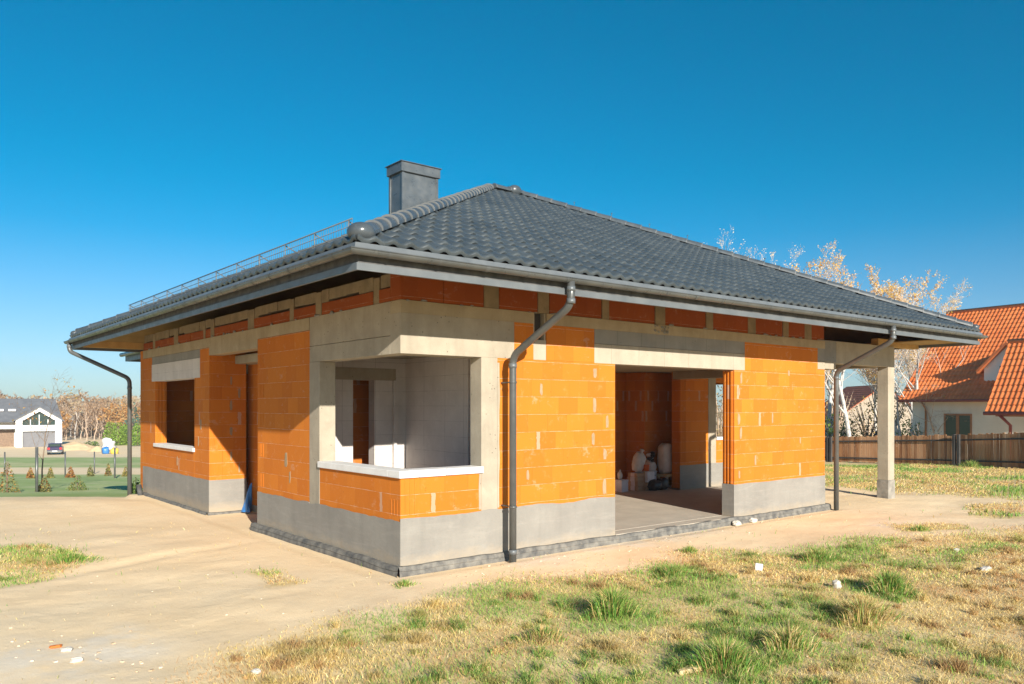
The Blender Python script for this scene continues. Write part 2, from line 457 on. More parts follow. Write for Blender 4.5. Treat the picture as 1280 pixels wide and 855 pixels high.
# terrace beam and column
boxpart('terrace_beam', M['lintel_dark'], (9.64, 10.35, -.002, T, 2.864, 3.3))
boxpart('terrace_beam', M['conc'], (10.354, 12.887, 0, T, 2.84, 3.3), (9.913, 10.354, 0.01, T, 2.72, 2.864))
c = boxpart('terrace_column', M['conc'], (12.60, 12.887, 0, T, .30, 2.84), ch=.008)
boxpart('column_footing', M['footing'], (12.585, 12.90, -.015, T+.01, -.2, .30), parent=None, ch=.012)
boxpart('terrace_beam', M['conc'], (12.60, 12.887, T, 3.7, 2.84, 3.3))

# --- left facade (x 0..T)
b = MB(); b.box(0, T, T, 2.253, 0, 1.07, ch=.004)
for k in range(3): b.box(-.004, 0, .07+k*.07, .10+k*.07, .60, .80, ch=.002)
part('brick_wall', b, M['brick'])
boxpart('concrete_lintel', M['conc'], (0, T, T, 2.592, 2.614, 2.846), (0, T, T, 2.592, 2.852, 3.28))
boxpart('concrete_pillar', M['conc'], (-.003, T, 2.253, 2.592, 0, 2.612))
b = MB(); b.box(0, T, 2.592, 4.62, 0, 3.09, ch=.004)
for z in (.62, 1.12, 1.61, 2.1, 2.6):
    for k in range(3): b.box(-.006, 0, 4.36+k*.07, 4.39+k*.07, z, z+.22, ch=.002)
part('brick_wall', b, M['brick'])
boxpart('ring_beam', M['ring'], (-.008, T, 2.596, 4.62, 3.094, 3.28), (-.008, T, 7.06, 11.78, 3.094, 3.28), (-.008, T, 4.62, 7.06, 2.94, 3.28))
b = MB()
b.box(0, T, 7.06, 7.956, 0, 2.53, ch=.004); b.box(0, T, 7.956, 10.766, 0, 1.04, ch=.004); b.box(0, T, 10.766, 11.78, 0, 2.53, ch=.004)
b.box(0, T, 7.06, 7.609, 2.53, 3.09, ch=.004); b.box(0, T, 11.03, 11.78, 2.53, 3.09, ch=.004)
for k in range(3): b.box(T*.15+k*.07, T*.15+.03+k*.07, 10.75, 10.766, 1.1, 2.5, ch=.002)
for z in (.62, 1.12, 1.61, 2.1, 2.6):
    for k in range(3): b.box(.06+k*.06, .085+k*.06, 7.054, 7.06, z, z+.22, ch=.002)
b.box(T, .72, 7.06, 7.31, 0, 3.09, ch=.004)
part('brick_wall', b, M['brick'])
boxpart('lintel_block', M['white_block'], (-.006, T, 7.609, 11.03, 2.53, 2.92))
boxpart('lintel_block', M['lintel_dark'], (.002, T, 7.609, 11.03, 2.924, 3.09))
# entrance recess
b = MB(); b.box(T, .85, 4.37, 4.62, 0, 3.09); b.box(.85, 1.1, 4.37, 5.3, 0, 3.09); b.box(.85, 1.1, 6.4, 7.31, 0, 3.09); b.box(.85, 1.1, 5.3, 6.4, 2.3, 3.09)
part('brick_wall', b, M['brick'])
# back and side walls
b = MB(); b.box(0, 12.9, 11.78, 12.03, 0, 3.28)
part('brick_wall', b, M['brick'])
b = MB(); b.box(12.65, 12.9, 3.95, 4.3, 0, 3.28); b.box(12.65, 12.9, 6.6, 11.78, 0, 3.28); b.box(12.65, 12.9, 4.3, 6.6, 0, .9); b.box(12.65, 12.9, 4.3, 6.6, 2.55, 3.28)
part('brick_wall', b, M['brick'])
# terrace back wall (faces -y)
b = MB(); b.box(9.93, 11.02, 3.7, 3.95, 0, 3.28, ch=.004); b.box(11.33, 12.9, 3.7, 3.95, 0, 1.12, ch=.004); b.box(11.33, 12.9, 3.7, 3.95, 2.55, 3.28, ch=.004); b.box(12.6, 12.9, 3.7, 3.95, 1.12, 2.55)
for k in range(3): b.box(9.95+k*.08, 9.99+k*.08, 3.69, 3.7, .6, 2.6, ch=.003)
part('brick_wall', b, M['brick'])
boxpart('concrete_pillar', M['conc'], (11.022, 11.328, 3.695, 3.95, 0, 3.28))
boxpart('window_sill', M['sillmat'], (11.33, 12.6, 3.66, 3.96, 1.12, 1.19))
# interior walls
b = MB(); b.box(3.55, 3.8, T, 5, 0, 2.78); b.box(3.8, 9.47, 5.0, 5.25, 0, 2.78); b.box(9.47, 10.9, 4.4, 4.65, 0, 2.78, ch=.003)
b.box(9.47, 9.72, 4.65, 5.25, 0, 2.78)
o_int = part('interior_wall', b, M['brick_in'])
b = MB()
b.box(T, 1.14, 3.4, 3.6, 0, 2.78, ch=.003); b.box(1.54, 2.40, 3.4, 3.6, 0, 2.78, ch=.003); b.box(1.14, 1.54, 3.4, 3.6, 2.40, 2.78, ch=.003)
b.box(2.15, 2.40, .95, 3.4, 0, 2.78, ch=.003); b.box(2.11, 2.15, 1.5, 2.1, 0, 2.78, ch=.003)
b.box(1.88, 1.94, 3.33, 3.4, 0, 2.40, ch=.003)
part('interior_wall', b, M['white_block'])
boxpart('concrete_lintel', M['conc'], (.65, 1.95, 3.385, 3.4, 2.40, 2.60))
boxpart('interior_wall', M['brick_in'], (T, 3.55, 4.1, 4.3, 0, 2.78))
# floor, ceiling
boxpart('floor_slab', M['floor'], (T, 9.62, T, 4.4, -.15, -.003), (.86, 9.62, 4.4, 7.1, -.15, -.003), (T, 9.62, 7.1, 11.78, -.15, -.003), (3.809, 6.861, -.02, T, -.15, -.006), (9.62, 12.65, 3.95, 11.78, -.15, -.003))
boxpart('floor_slab', M['floor'], (9.62, 12.6, 2.3, 3.7, -.2, -.03))
boxpart('ceiling_slab', M['ceil'], (T+.002, 9.9, T+.002, 3.698, 2.78, 2.95), (.5, 12.6, 3.702, 11.7, 2.79, 2.95))
boxpart('ceiling_slab', M['ceil'], (T, 9.9, T, .30, 2.61, 2.777), (9.65, 9.9, .30, 3.69, 2.6, 2.777))
# sills
sl = MB(); sl.box(-.035, T, -.035, T, 1.072, 1.163, ch=.006); sl.box(T+.002, .66, -.035, T, 1.072, 1.163, ch=.006); sl.box(.664, 1.262, -.033, T, 1.074, 1.161, ch=.006); sl.box(-.033, T, T+.003, 2.262, 1.073, 1.162, ch=.006)
part('window_sill', sl, M['sillmat'])
boxpart('window_sill', M['sillmat'], (-.04, T, 7.93, 10.79, 1.042, 1.12), ch=.006)

# --- knee wall of clay blocks and mortar under the eaves
def knee(axis, lo, hi, gaps, name):
    bb = MB(); mm = MB(); t0 = lo
    def bx(B, a, c, z0, z1, off=0., dep=T):
        if axis == 'x': B.box(a, c, off, dep, z0, z1, ch=.004)
        else: B.box(off, dep, a, c, z0, z1, ch=.004)
    top = 3.62
    for g, w in gaps + [(hi, 0)]:
        if g-w/2 > t0:
            n = max(1, round((g-w/2-t0)/.75)); L = (g-w/2-t0)/n
            if axis == 'y':
                q = t0
                while q < g-w/2-.01:
                    q2 = min(g-w/2, q+rng.uniform(.25, .7)); bx(mm, q, q2, 3.474+rng.uniform(-.02, .03), 3.64, rng.uniform(.004, .03)); q = q2
            for k in range(n):
                h = top if axis == 'x' else 3.452
                bx(bb, t0+k*L, t0+(k+1)*L-.006, 3.28+.004, h, rng.uniform(.0, .008))
        if w: bx(mm, g-w/2+.004, g+w/2-.004, 3.282, top, rng.uniform(-.006, .012))
        t0 = g+w/2
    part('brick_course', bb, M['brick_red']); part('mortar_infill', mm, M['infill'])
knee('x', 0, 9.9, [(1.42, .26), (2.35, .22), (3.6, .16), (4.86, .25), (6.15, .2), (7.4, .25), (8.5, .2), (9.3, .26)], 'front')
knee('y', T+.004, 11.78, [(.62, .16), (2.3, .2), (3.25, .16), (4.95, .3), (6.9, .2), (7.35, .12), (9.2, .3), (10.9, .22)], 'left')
# loose mortar lumps on the ring beam
mm = MB()
for k in range(22):
    x = rng.uniform(.1, 9.6); mm.blob((x, -.006, 3.285+rng.uniform(-.012, .01)), (rng.uniform(.02, .07), .016, rng.uniform(.008, .02)), k, .5, 2, 2, 0, 8)
for k in range(20):
    y = rng.uniform(.4, 11.5); mm.blob((-.004, y, 3.285+rng.uniform(-.012, .01)), (.016, rng.uniform(.02, .08), rng.uniform(.008, .025)), k+90, .5, 2, 2, 0, 8)
for k in range(26):
    mm.blob((rng.uniform(4.7, 5.05), -.014, 3.2+rng.uniform(-.05, .06)), (rng.uniform(.012, .03), .014, rng.uniform(.01, .02)), k+190, .5, 2, 2, 0, 8)
part('mortar_lump', mm, M['lintel_dark'])

# --- grey plinth coat with an uneven upper edge (thin render standing proud of the blocks)
def coat(axis, a, c, face, s, z0, ztop, amp, th=.008, ins=None, name='plinth_coat', mat='plinth'):
    """axis: along which it runs; face coord; s: outward sign"""
    b = MB(); n = max(3, int((c-a)/.05)); P = []
    sd = rng.uniform(0, 90)
    for i in range(n+1):
        t = a+(c-a)*i/n
        z = ztop + amp*noise.noise(Vector((t*1.7, sd, 0)))*1.6 + amp*.5*noise.noise(Vector((t*7, sd, 3)))
        P.append((t, z))
    f0, f1 = face, face+s*th
    def V(t, f, z): return (t, f, z) if axis == 'x' else (f, t, z)
    for i in range(n):
        (t0, za), (t1, zb) = P[i], P[i+1]
        b.quad(V(t0, f1, z0), V(t1, f1, z0), V(t1, f1, zb), V(t0, f1, za))
        b.quad(V(t0, f1, za), V(t1, f1, zb), V(t1, f0, zb), V(t0, f0, za))
    for t, z in (P[0], P[-1]): b.quad(V(t, f0, z0), V(t, f1, z0), V(t, f1, z), V(t, f0, z))
    b.quad(V(a, f0, z0), V(c, f0, z0), V(c, f1, z0), V(a, f1, z0))
    return part(name, b, M[mat])
coat('x', -.007, 1.53, 0, -1, -.02, .565, .022, .009)
coat('x', 1.53, 3.80, 0, -1, -.02, .575, .020, .007)
coat('x', 6.836, 9.912, 0, -1, -.02, .568, .008, .008)
coat('y', -.002, 2.60, 0, -1, -.02, .535, .025, .009)
coat('y', 2.60, 4.615, 0, -1, -.02, .53, .02, .0085)
coat('y', 7.055, 11.785, 0, -1, -.1, .54, .012, .009)
coat('x', -.006, .722, 7.06, -1, -.1, .53, .006, .008)
coat('x', 9.925, 12.9, 3.7, -1, -.1, .55, .01, .009)
coat('y', .004, .246, 6.861, -1, -.02, .57, .004, .024)
coat('y', 4.62, 5.3, .85, -1, -.02, .53, .01, .008)
coat('x', .0, .7, 4.62, 1, -.02, .53, .01, .008)
coat('x', 7.2, 9.6, 4.998, -1, -.02, .04, .01, .008)
# concrete smear of the pillars over the bricks (uneven vertical edges)
def smear(x, z0, z1, w):
    b = MB(); n = int((z1-z0)/.05); sd = rng.uniform(0, 50)
    for i in range(n):
        za, zb = z0+(z1-z0)*i/n, z0+(z1-z0)*(i+1)/n
        wa = w*(1+.5*noise.noise(Vector((za*3, sd, 0)))); wb = w*(1+.5*noise.noise(Vector((zb*3, sd, 0))))
        b.quad((x, -.005, za), (x+wa, -.005, za), (x+wb, -.005, zb), (x, -.005, zb)); b.quad((x+wa, -.005, za), (x+wb, -.005, zb), (x+wb, .0, zb), (x+wa, 0, za))
    part('mortar_smear', b, M['conc'])
smear(1.512, .59, 2.55, .035); smear(1.235, .59, 1.065, -.03)
def blotch(axis, c, z, face, w, h, sd):
    if rng.random() < .25: return
    b = MB(); n = 14; P = []
    for k in range(n):
        a = 2*math.pi*k/n; q = max(abs(math.cos(a)), abs(math.sin(a)))
        r = (1+.38*noise.noise(Vector((math.cos(a)*1.6, math.sin(a)*1.6, sd))))/q**.75
        P.append((c+w/2*r*math.cos(a), z+h/2*r*math.sin(a)))
    V = (lambda t, f, zz: (t, f, zz)) if axis == 'x' else (lambda t, f, zz: (f, t, zz))
    b.face([V(t, face-.004, zz) for t, zz in P])
    for k in range(n):
        (t0, z0), (t1, z1) = P[k], P[(k+1) % n]; b.quad(V(t0, face-.004, z0), V(t1, face-.004, z1), V(t1, face, z1), V(t0, face, z0))
    part('mortar_smear', b, M['jointmortar'])
for k in range(8):
    z = .74+.2465*k; j = k % 2
    if z < 2.55:
        blotch('x', (3.36 if j else 3.60)+rng.uniform(-.03, .03), z, 0, rng.uniform(.05, .085), rng.uniform(.15, .22), k)
        if k not in (2, 5): blotch('x', (7.03 if j else 7.0)+rng.uniform(-.01, .05), z, 0, rng.uniform(.04, .075), rng.uniform(.12, .21), k+20)
        blotch('x', (.42 if j else .58), z, 7.06, rng.uniform(.03, .05), rng.uniform(.15, .2), k+40)
for x, z, w, h in ((2.42, 2.42, .08, .3), (2.30, 2.2, .05, .16), (2.05, 1.0, .05, .12), (7.95, 2.15, .06, .3), (8.05, 1.75, .04, .22), (7.5, .98, .05, .18), (9.0, 1.3, .04, .12), (8.6, 2.6, .06, .1)): blotch('x', x, z, 0, w, h, x*9)
for y, z, w, h in ((3.45, 1.12, .09, .22), (3.3, .86, .05, .18), (7.55, 1.6, .07, .2), (9.1, .8, .06, .17), (7.7, 1.25, .05, .18)): blotch('y', y, z, 0, w, h, y*5)
# dimpled membrane at the foot of the walls
def membrane(pts, inw, z0=-.3, z1=-.012):
    b = MB(); 
    for (ax, ay), (bx_, by_) in zip(pts, pts[1:]):
        d = Vector((bx_-ax, by_-ay, 0)); L = d.length; d.normalize(); nn = Vector((d.y, -d.x, 0))*inw
        n = max(2, int(L/.12)); prev = None
        for i in range(n+1):
            t = L*i/n; p = Vector((ax, ay, 0))+d*t
            w = .055+.02*noise.noise(Vector((p.x*2.1, p.y*2.1, 8))); zt = z1+.022*noise.noise(Vector((p.x*1.7, p.y*1.7, 2)))+.008*noise.noise(Vector((p.x*9, p.y*9, 2)))
            q = [p - nn*.02 + Vector((0, 0, zt+.006)), p+nn*w*.8+Vector((0, 0, zt)), p+nn*w+Vector((0, 0, zt-.02)), p+nn*(w+.012)+Vector((0, 0, zt-.05)), p+nn*(w+.004)+Vector((0, 0, zt-.056)), p+nn*(w+.016)+Vector((0, 0, zt-.1)), p+nn*(w+.02)+Vector((0, 0, z0))]
            if prev:
                for k in range(6): b.quad(prev[k], prev[k+1], q[k+1], q[k], 0, False)
            prev = q
    return part('foundation_membrane', b, M['membrane'])
membrane([(-.06, -.012), (10.02, -.012), (10.02, .5)], 1)
membrane([(-.012, 4.75), (-.012, -.06)], 1)
membrane([(-.012, 11.9), (-.012, 7.04)], 1, -.4, -.085); membrane([(-.05, 7.048), (.75, 7.048)], 1, -.4, -.085)

# ------------------------------------------------------------------ roof
X0, X1, Y0, Y1 = -1.28, 14.21, -1.28, 13.26
ZE = 3.625; RUN = (Y1-Y0)/2; RISE = 3.30; PIT = math.atan2(RISE, RUN); SLEN = RUN/math.cos(PIT)
cp, sp = math.cos(PIT), math.sin(PIT)
roof = bpy.data.objects.new('roof', None); col.objects.link(roof); roof.parent = house; roof.matrix_parent_inverse = Matrix.Translation((0, 0, .1))
roof.empty_display_size = .2
LAM, CRS = .213, .335
def wave(t):
    c = .5+.5*math.cos(2*math.pi*t)
    return c**1.35
def tile_face(O, U, V, N, L, sl, lam=LAM, crs=CRS, ns=8, amp=.038, lip=.032, cosp=None, mat=None, name='roof_tiles', parent=None, hip=True, jit=.004, thick=.02):
    O, U, V, N = Vector(O), Vector(U), Vector(V), Vector(N)
    ncol = int(math.ceil(L/lam*ns)); nc = int(math.ceil(sl/crs)); cosp = cosp or cp
    vs = []; fs = []
    def lim(w): return (w*cosp, L-w*cosp) if hip else (0, L)
    us = [i*lam/ns for i in range(ncol+1)]
    for k in range(nc):
        w0, w1 = k*crs, min(sl, (k+1)*crs)
        if w1-w0 < .02: continue
        rows = [(w0+.006, -.022 if k == 0 else -.004), (w0, lip*.45), (w0+.010, lip*.95), (w0+.035, lip+.004), (w1+.004, 0.)]
        base = len(vs)
        for w, e in rows:
            lo, hi = lim(min(max(w, w0), sl))
            for i, u in enumerate(us):
                ti = int(u/lam+.5); r = jit*noise.noise(Vector((ti*1.37, k*2.11, O.x)))
                uu = min(max(u, lo), hi)
                h = amp*wave(uu/lam) + e + (r if e > 0 else 0)
                ws = w + (jit*1.2*noise.noise(Vector((ti*3.3, k*1.7, O.y))) if e > 0 else 0)
                p = O+U*uu+V*ws+N*h
                vs.append((p.x, p.y, p.z))
        m = ncol+1
        for r in range(4):
            for i in range(ncol):
                wa = rows[r][0]; lo, hi = lim(min(max(wa, w0), sl))
                if us[i+1] <= lo or us[i] >= hi: continue
                a = base+r*m+i
                fs.append((a, a+1, a+m+1, a+m))
    me = bpy.data.meshes.new(name); me.from_pydata(vs, [], fs); me.materials.append(mat or M['tile'])
    sm = [True]*len(fs); me.polygons.foreach_set('use_smooth', sm); me.update()
    o = bpy.data.objects.new(name, me); col.objects.link(o); o.parent = parent or roof
    try: me.set_sharp_from_angle(angle=R(50))
    except Exception: pass
    return o
LX, LY = X1-X0, Y1-Y0
tile_face((X0, Y0, ZE), (1,0,0), (0,cp,sp), (0,-sp,cp), LX, SLEN)
tile_face((X0, Y1, ZE), (0,-1,0), (cp,0,sp), (-sp,0,cp), LY, SLEN)
tile_face((X1, Y0, ZE), (0,1,0), (-cp,0,sp), (sp,0,cp), LY, SLEN, ns=4)
tile_face((X1, Y1, ZE), (-1,0,0), (0,-cp,sp), (0,sp,cp), LX, SLEN, ns=4)
# boarding under the tiles
PK1, PK2 = Vector((X0+RUN, Y0+RUN, ZE+RISE)), Vector((X1-RUN, Y0+RUN, ZE+RISE))
b = MB(); dz = Vector((0, 0, -.075)); i_ = .03
A_, B_, C_, D_ = [Vector(p)+dz for p in ((X0+i_, Y0+i_, ZE), (X1-i_, Y0+i_, ZE), (X1-i_, Y1-i_, ZE), (X0+i_, Y1-i_, ZE))]
P1, P2 = PK1+dz, PK2+dz
b.quad(A_, B_, P2, P1); b.face((B_, C_, P2)); b.quad(C_, D_, P1, P2); b.face((D_, A_, P1))
o = b.build('roof_boarding', M['soffit'], roof)
# hip and ridge caps
def caps(A, Bp, name='hip_cap', r0=.115, L=.36, n=9):
    A, Bp = Vector(A), Vector(Bp); d = (Bp-A); tot = d.length; d.normalize()
    side = d.cross(Vector((0,0,1))).normalized(); up = side.cross(d).normalized()
    b = MB(); k = int(tot/L); L = tot/k
    for i in range(k):
        j = rng.uniform(-.004, .004)
        secs = [(i*L-.006, r0*1.09, .008, 1), (i*L+.010, r0*1.09, .008, 1), (i*L+.012, r0*1.04, .006, 0), ((i+1)*L+.01, r0*.93, 0, 0)]
        prev = None
        for t, r, lift, m in secs:
            ring = []
            for q in range(n+1):
                a = math.pi*(q/n)*1.12 - math.pi*.06
                ring.append(A+d*t+side*(r*math.cos(a))+up*(r*.80*math.sin(a)+lift+j-.02))
            if prev:
                for q in range(n): b.quad(prev[q], prev[q+1], ring[q+1], ring[q], m if pm == 1 and m == 1 else 0, True)
            else:
                c0 = A+d*t+up*(-.04)
                for q in range(n): b.face((ring[q], ring[q+1], c0), 1, False)
            prev = ring; pm = m
    return b.build(name, [M['captile'], M['caprim']], roof, fix=False)
lift = Vector((0, 0, .075))
cA = [Vector((X0, Y0, ZE)), Vector((X1, Y0, ZE)), Vector((X1, Y1, ZE)), Vector((X0, Y1, ZE))]
for c_, p_ in ((cA[0], PK1), (cA[1], PK2), (cA[2], PK2), (cA[3], PK1)):
    dd = (p_-c_).normalized(); caps(c_+lift+dd*.22, p_+lift)
caps(PK1+lift+Vector((.1, 0, .015)), PK2+lift+Vector((0, 0, .015)), 'ridge_cap')
# rounded starter caps at the hip feet, and the cap where hips and ridge meet
def dome(c, r, sz=(1, 1, .72), name='hip_end_cap'):
    b = MB(); b.blob(c, (r*sz[0], r*sz[1], r*sz[2]), 1, .0, 1, 2.1, 0, 20); return b.build(name, M['captile'], roof)
dd = (PK1-cA[0]).normalized(); p = cA[0]+lift+dd*.16; dome((p.x, p.y, p.z-.01), .145, (1, 1, .72))
dd = (PK2-cA[1]).normalized(); p = cA[1]+lift+dd*.12; dome((p.x, p.y, p.z-.01), .10)
dd = (PK1-cA[3]).normalized(); p = cA[3]+lift+dd*.12; dome((p.x, p.y, p.z-.01), .10)
dome((PK2.x-.25, PK2.y-.03, PK2.z+.10), .17, (1, .8, .75), 'ridge_junction_cap')
# lightning clips on the right hip
b = MB()
for k in range(9):
    t = .12+.085*k; p = PK2.lerp(cA[1], t)+lift+Vector((0, 0, .09)); b.tube([p, p+Vector((0, 0, .07))], .006, 5); b.blob((p.x, p.y, p.z+.07), (.02, .02, .012), k, 0, 1, 2, 0, 6)
b.build_each('ridge_clip', M['metal'], roof)
# chimney
cx0, cx1, cy0, cy1 = 3.24, 4.07, 5.30, 5.80
ch_bot, ch_top = 5.2, 6.88
b = MB(); b.box(cx0, cx1, cy0, cy1, ch_bot, ch_top-.2)
chm = b.build('chimney', M['chim'], roof)
b = MB(); e = .018
b.box(cx0-.05, cx1+.05, cy0-.05, cy1+.05, ch_top-.2, ch_top-.008, ch=.006); b.box(cx0-.075, cx1+.075, cy0-.075, cy1+.075, ch_top-.008, ch_top+.006)
b.build('chimney_cap', M['chim'], chm)
b = MB()
for x in (cx0, cx1):
    for y in (cy0, cy1):
        sx = -e if x == cx0 else e; sy = -e if y == cy0 else e
        b.box(min(x+sx, x-sx*2.2), max(x+sx, x-sx*2.2), min(y+sy, y-sy*2.2), max(y+sy, y-sy*2.2), ch_bot, ch_top-.202, ch=.003)
b.build_each('chimney_corner_trim', M['chim'], chm)
# flashing at the eave, gutters, fascia
def loop_strip(profile, name, mat, parent=house, seams=None, closed=True, ext=0):
    """profile: list of (out, z): out = metres beyond the eave line; runs round all four sides, mitred"""
    out = []
    for side in range(4):
        b = MB()
        def pt(o, t, z):
            if side == 0: return (X0-o if t == 0 else X1+o, Y0-o, z)
            if side == 1: return (X0-o, Y0-o if t == 0 else Y1+o, z)
            if side == 2: return (X1+o, Y0-o if t == 0 else Y1+o, z)
            return (X0-o if t == 0 else X1+o, Y1+o, z)
        pr = profile
        for (o0, z0), (o1, z1) in zip(pr, pr[1:]):
            b.quad(pt(o0, 0, z0), pt(o0, 1, z0), pt(o1, 1, z1), pt(o1, 0, z1), 0, False)
        out.append(part(name, b, mat, parent if parent != house else None))
    return out
loop_strip([(.0, 3.335), (.0, 3.335), (.0, 3.41), (-.03, 3.41), (-.03, 3.335), (0, 3.335)], 'fascia_board', M['board'])
loop_strip([(-.028, 3.408), (-.028, 3.62)], 'gutter_shade_strip', M['black'])  # gutter's shadow on the fascia, put in as a black strip
loop_strip([(-.02, 3.612), (.028, 3.606), (.055, 3.528), (.051, 3.526), (.02, 3.600), (-.02, 3.606)], 'eave_flashing', M['board'])
def gutter_prof(r, cz, co, n=9, t=.004):
    P = []
    for k in range(n+1):
        a = math.pi + math.pi*k/n
        P.append((co - r*math.cos(a)*-1*-1, cz + r*math.sin(a)))
    return P
GR, GZ, GO = .050, 3.520, .075
prof = [(GO+GR*math.cos(math.pi+math.pi*k/10), GZ+GR*math.sin(math.pi+math.pi*k/10)) for k in range(11)]
prof += [(prof[-1][0]+.008, GZ+.004), (prof[-1][0]+.006, GZ+.014), (prof[-1][0]-.006, GZ+.012)]
gut = loop_strip(prof, 'gutter', M['gutter'])
for g in gut:
    for pl in g.data.polygons: pl.use_smooth = True
    try: g.data.set_sharp_from_angle(angle=R(60))
    except Exception: pass
# gutter brackets: bands round the gutter, front and left
def bands(side, lo, hi, step, par, first=.3, wid=.022, rr=.005):
    b = MB(); t = lo+first
    while t < hi:
        w = wid if rng.random() < .8 else wid*2.6
        pr = [(GO+(GR+rr)*math.cos(math.pi+math.pi*k/10), GZ+(GR+rr)*math.sin(math.pi+math.pi*k/10)) for k in range(11)]
        for (o0, z0), (o1, z1) in zip(pr, pr[1:]):
            if side == 0: b.quad((t, Y0-o0, z0), (t+w, Y0-o0, z0), (t+w, Y0-o1, z1), (t, Y0-o1, z1))
            else: b.quad((X0-o0, t, z0), (X0-o0, t+w, z0), (X0-o1, t+w, z1), (X0-o1, t, z1))
        t += step
    b.build_each('gutter_bracket', M['metal'], par)
bands(0, X0, X1, .62, gut[0]); bands(1, Y0, Y1, .55, gut[1])
# rafters under the overhang
def rafters():
    for k, x in enumerate(np.arange(-.6, 13.9, .92)):
        b = MB(); z_at = lambda y: ZE-.09+(y-Y0)*math.tan(PIT)
        ya, yb = Y0+.03, min((T+.3 if x > 0 and x < 12.9 else .9), Y0+(x-X0)-.12, Y0+(X1-x)-.12)
        if yb-ya < .25: continue
        b.prism([(ya, 3.42), (yb, z_at(yb)-.14), (yb, z_at(yb)), (ya, z_at(ya))], x-.03, x+.03, 'x'); b.build('rafter', M['wood'], roof)
    for k, y in enumerate(np.arange(.4, 13.1, .92)):
        b = MB(); z_at = lambda x: ZE-.09+(x-X0)*math.tan(PIT)
        xa, xb = X0+.03, min(T+.3, X0+(y-Y0)-.12, X0+(Y1-y)-.12)
        if xb-xa < .25: continue
        b.prism([(xa, 3.42), (xb, z_at(xb)-.14), (xb, z_at(xb)), (xa, z_at(xa))], y-.03, y+.03, 'y'); b.build('rafter', M['wood'], roof)
    for c_, p_ in ((cA[0], PK1), (cA[1], PK2), (cA[3], PK1)):
        b = MB(); q = c_.lerp(p_, .3); o_ = Vector((0, 0, -.17)); s_ = c_.lerp(p_, .012)
        side = (p_-c_).cross(Vector((0,0,1))).normalized()*.04
        for sg in (1,):
            pts = [s_+o_*1.0, q+o_, q+o_*.5, s_+o_*.5]
            i = len(b.v); b.v += [tuple(pp-side) for pp in pts]+[tuple(pp+side) for pp in pts]
            for f in ((0,1,2,3), (7,6,5,4), (0,4,5,1), (1,5,6,2), (2,6,7,3), (3,7,4,0)): b.f.append(tuple(i+z for z in f)); b.mi.append(0); b.sm.append(False)
        b.build('rafter', M['wood'], roof)
rafters()
# wall plate beams to the far left corner and right overhang
b = MB(); b.box(X0+.05, T, 11.95, 12.1, 3.33, 3.48); b.box(12.2, X1-.05, .03, .19, 3.305, 3.46); b.build_each('purlin', M['wood'], roof)
b = MB(); b.box(12.95, X1-.03, Y0+.03, 11, 3.40, 3.42); b.build('soffit_board', M['soffit'], roof)
# snow guard along the left slope
b = MB(); sx = -.52
def zr(x): return ZE+(x-X0)*math.tan(PIT)+.05
ya, yb = .3, 11.0
bz = zr(sx)
for z, r in ((.06, .007), (.235, .009), (.15, .005)):
    b.tube([(sx+.02, ya, bz+z), (sx+.02, yb, bz+z)], r, 6)
n = 150
for k in range(n+1):
    y = ya+(yb-ya)*k/n; b.tube([(sx+.02, y, bz+.06), (sx+.02, y, bz+.235)], .0032, 4)
for k in range(12):
    y = ya+.1+(yb-ya-.2)*k/11
    b.tube([(sx+.02, y, bz+.22), (sx+.25, y, bz+.11)], .009, 5); b.tube([(sx+.02, y, bz-.02), (sx+.02, y, bz+.24)], .009, 5)
b.build('snow_guard', M['board'], roof)

# rear wing, only its left eave shows past the end wall
wx, wy0, wy1, wx1 = 1.0, 13.2, 17.8, 8.4
b = MB(); b.box(wx+1.3, wx1-1.3, 12.035, wy1-1.3, -1., 3.4); part('brick_wall', b, M['brick'])
wr = (wx1-wx)/2; wa = R(22)
tile_face((wx, wy1, ZE), (0,-1,0), (math.cos(wa),0,math.sin(wa)), (-math.sin(wa),0,math.cos(wa)), wy1-wy0+3, 3., ns=4, cosp=math.cos(wa)*.35)
b = MB(); b.box(wx+.02, wx1, wy0, wy1, ZE-.09, ZE-.05); b.build('roof_boarding', M['soffit'], roof)
b = MB(); b.box(wx, wx+.03, wy0, wy1, 3.33, 3.54); b.box(wx+.03, wx1, wy1-.03, wy1, 3.33, 3.54); part('fascia_board', b, M['board'])
b = MB(); b.tube([(wx-.085, wy0, 3.53), (wx-.085, wy1+.12, 3.53)], .06, 12); part('gutter', b, M['gutter'])
# ------------------------------------------------------------------ downpipes (children of the house)
def downpipe(pts, r=.049, clips=(), bend=None):
    """round the corners"""
    P = [Vector(p) for p in pts]; Q = [P[0]]
    for i in range(1, len(P)-1):
        a, c, e = P[i-1], P[i], P[i+1]
        r1 = min(.13, (a-c).length*.45, (e-c).length*.45)
        s0, s1 = c+(a-c).normalized()*r1, c+(e-c).normalized()*r1
        for k in range(7):
            t = k/6; Q.append(s0*(1-t)**2+c*2*t*(1-t)+s1*t*t)
    Q.append(P[-1])
    b = MB(); b.tube(Q, r, 16)
    o = part('downpipe', b, M['metal'])
    c = MB()
    for q, dv in clips:
        q = Vector(q); dv = Vector(dv).normalized(); c.tube([q-dv*.03, q+dv*.03], r+.006, 14)
    c.build_each('pipe_collar', M['board'], o)
    return o
def wallclip(o, x, y, z, wy):
    b = MB(); b.tube([(x, y, z-.012), (x, y, z+.012)], .056, 12); b.box(x-.008, x+.008, y, wy, z-.008, z+.008); b.build('pipe_bracket', M['metal'], o)
px, py = 1.58, -.25
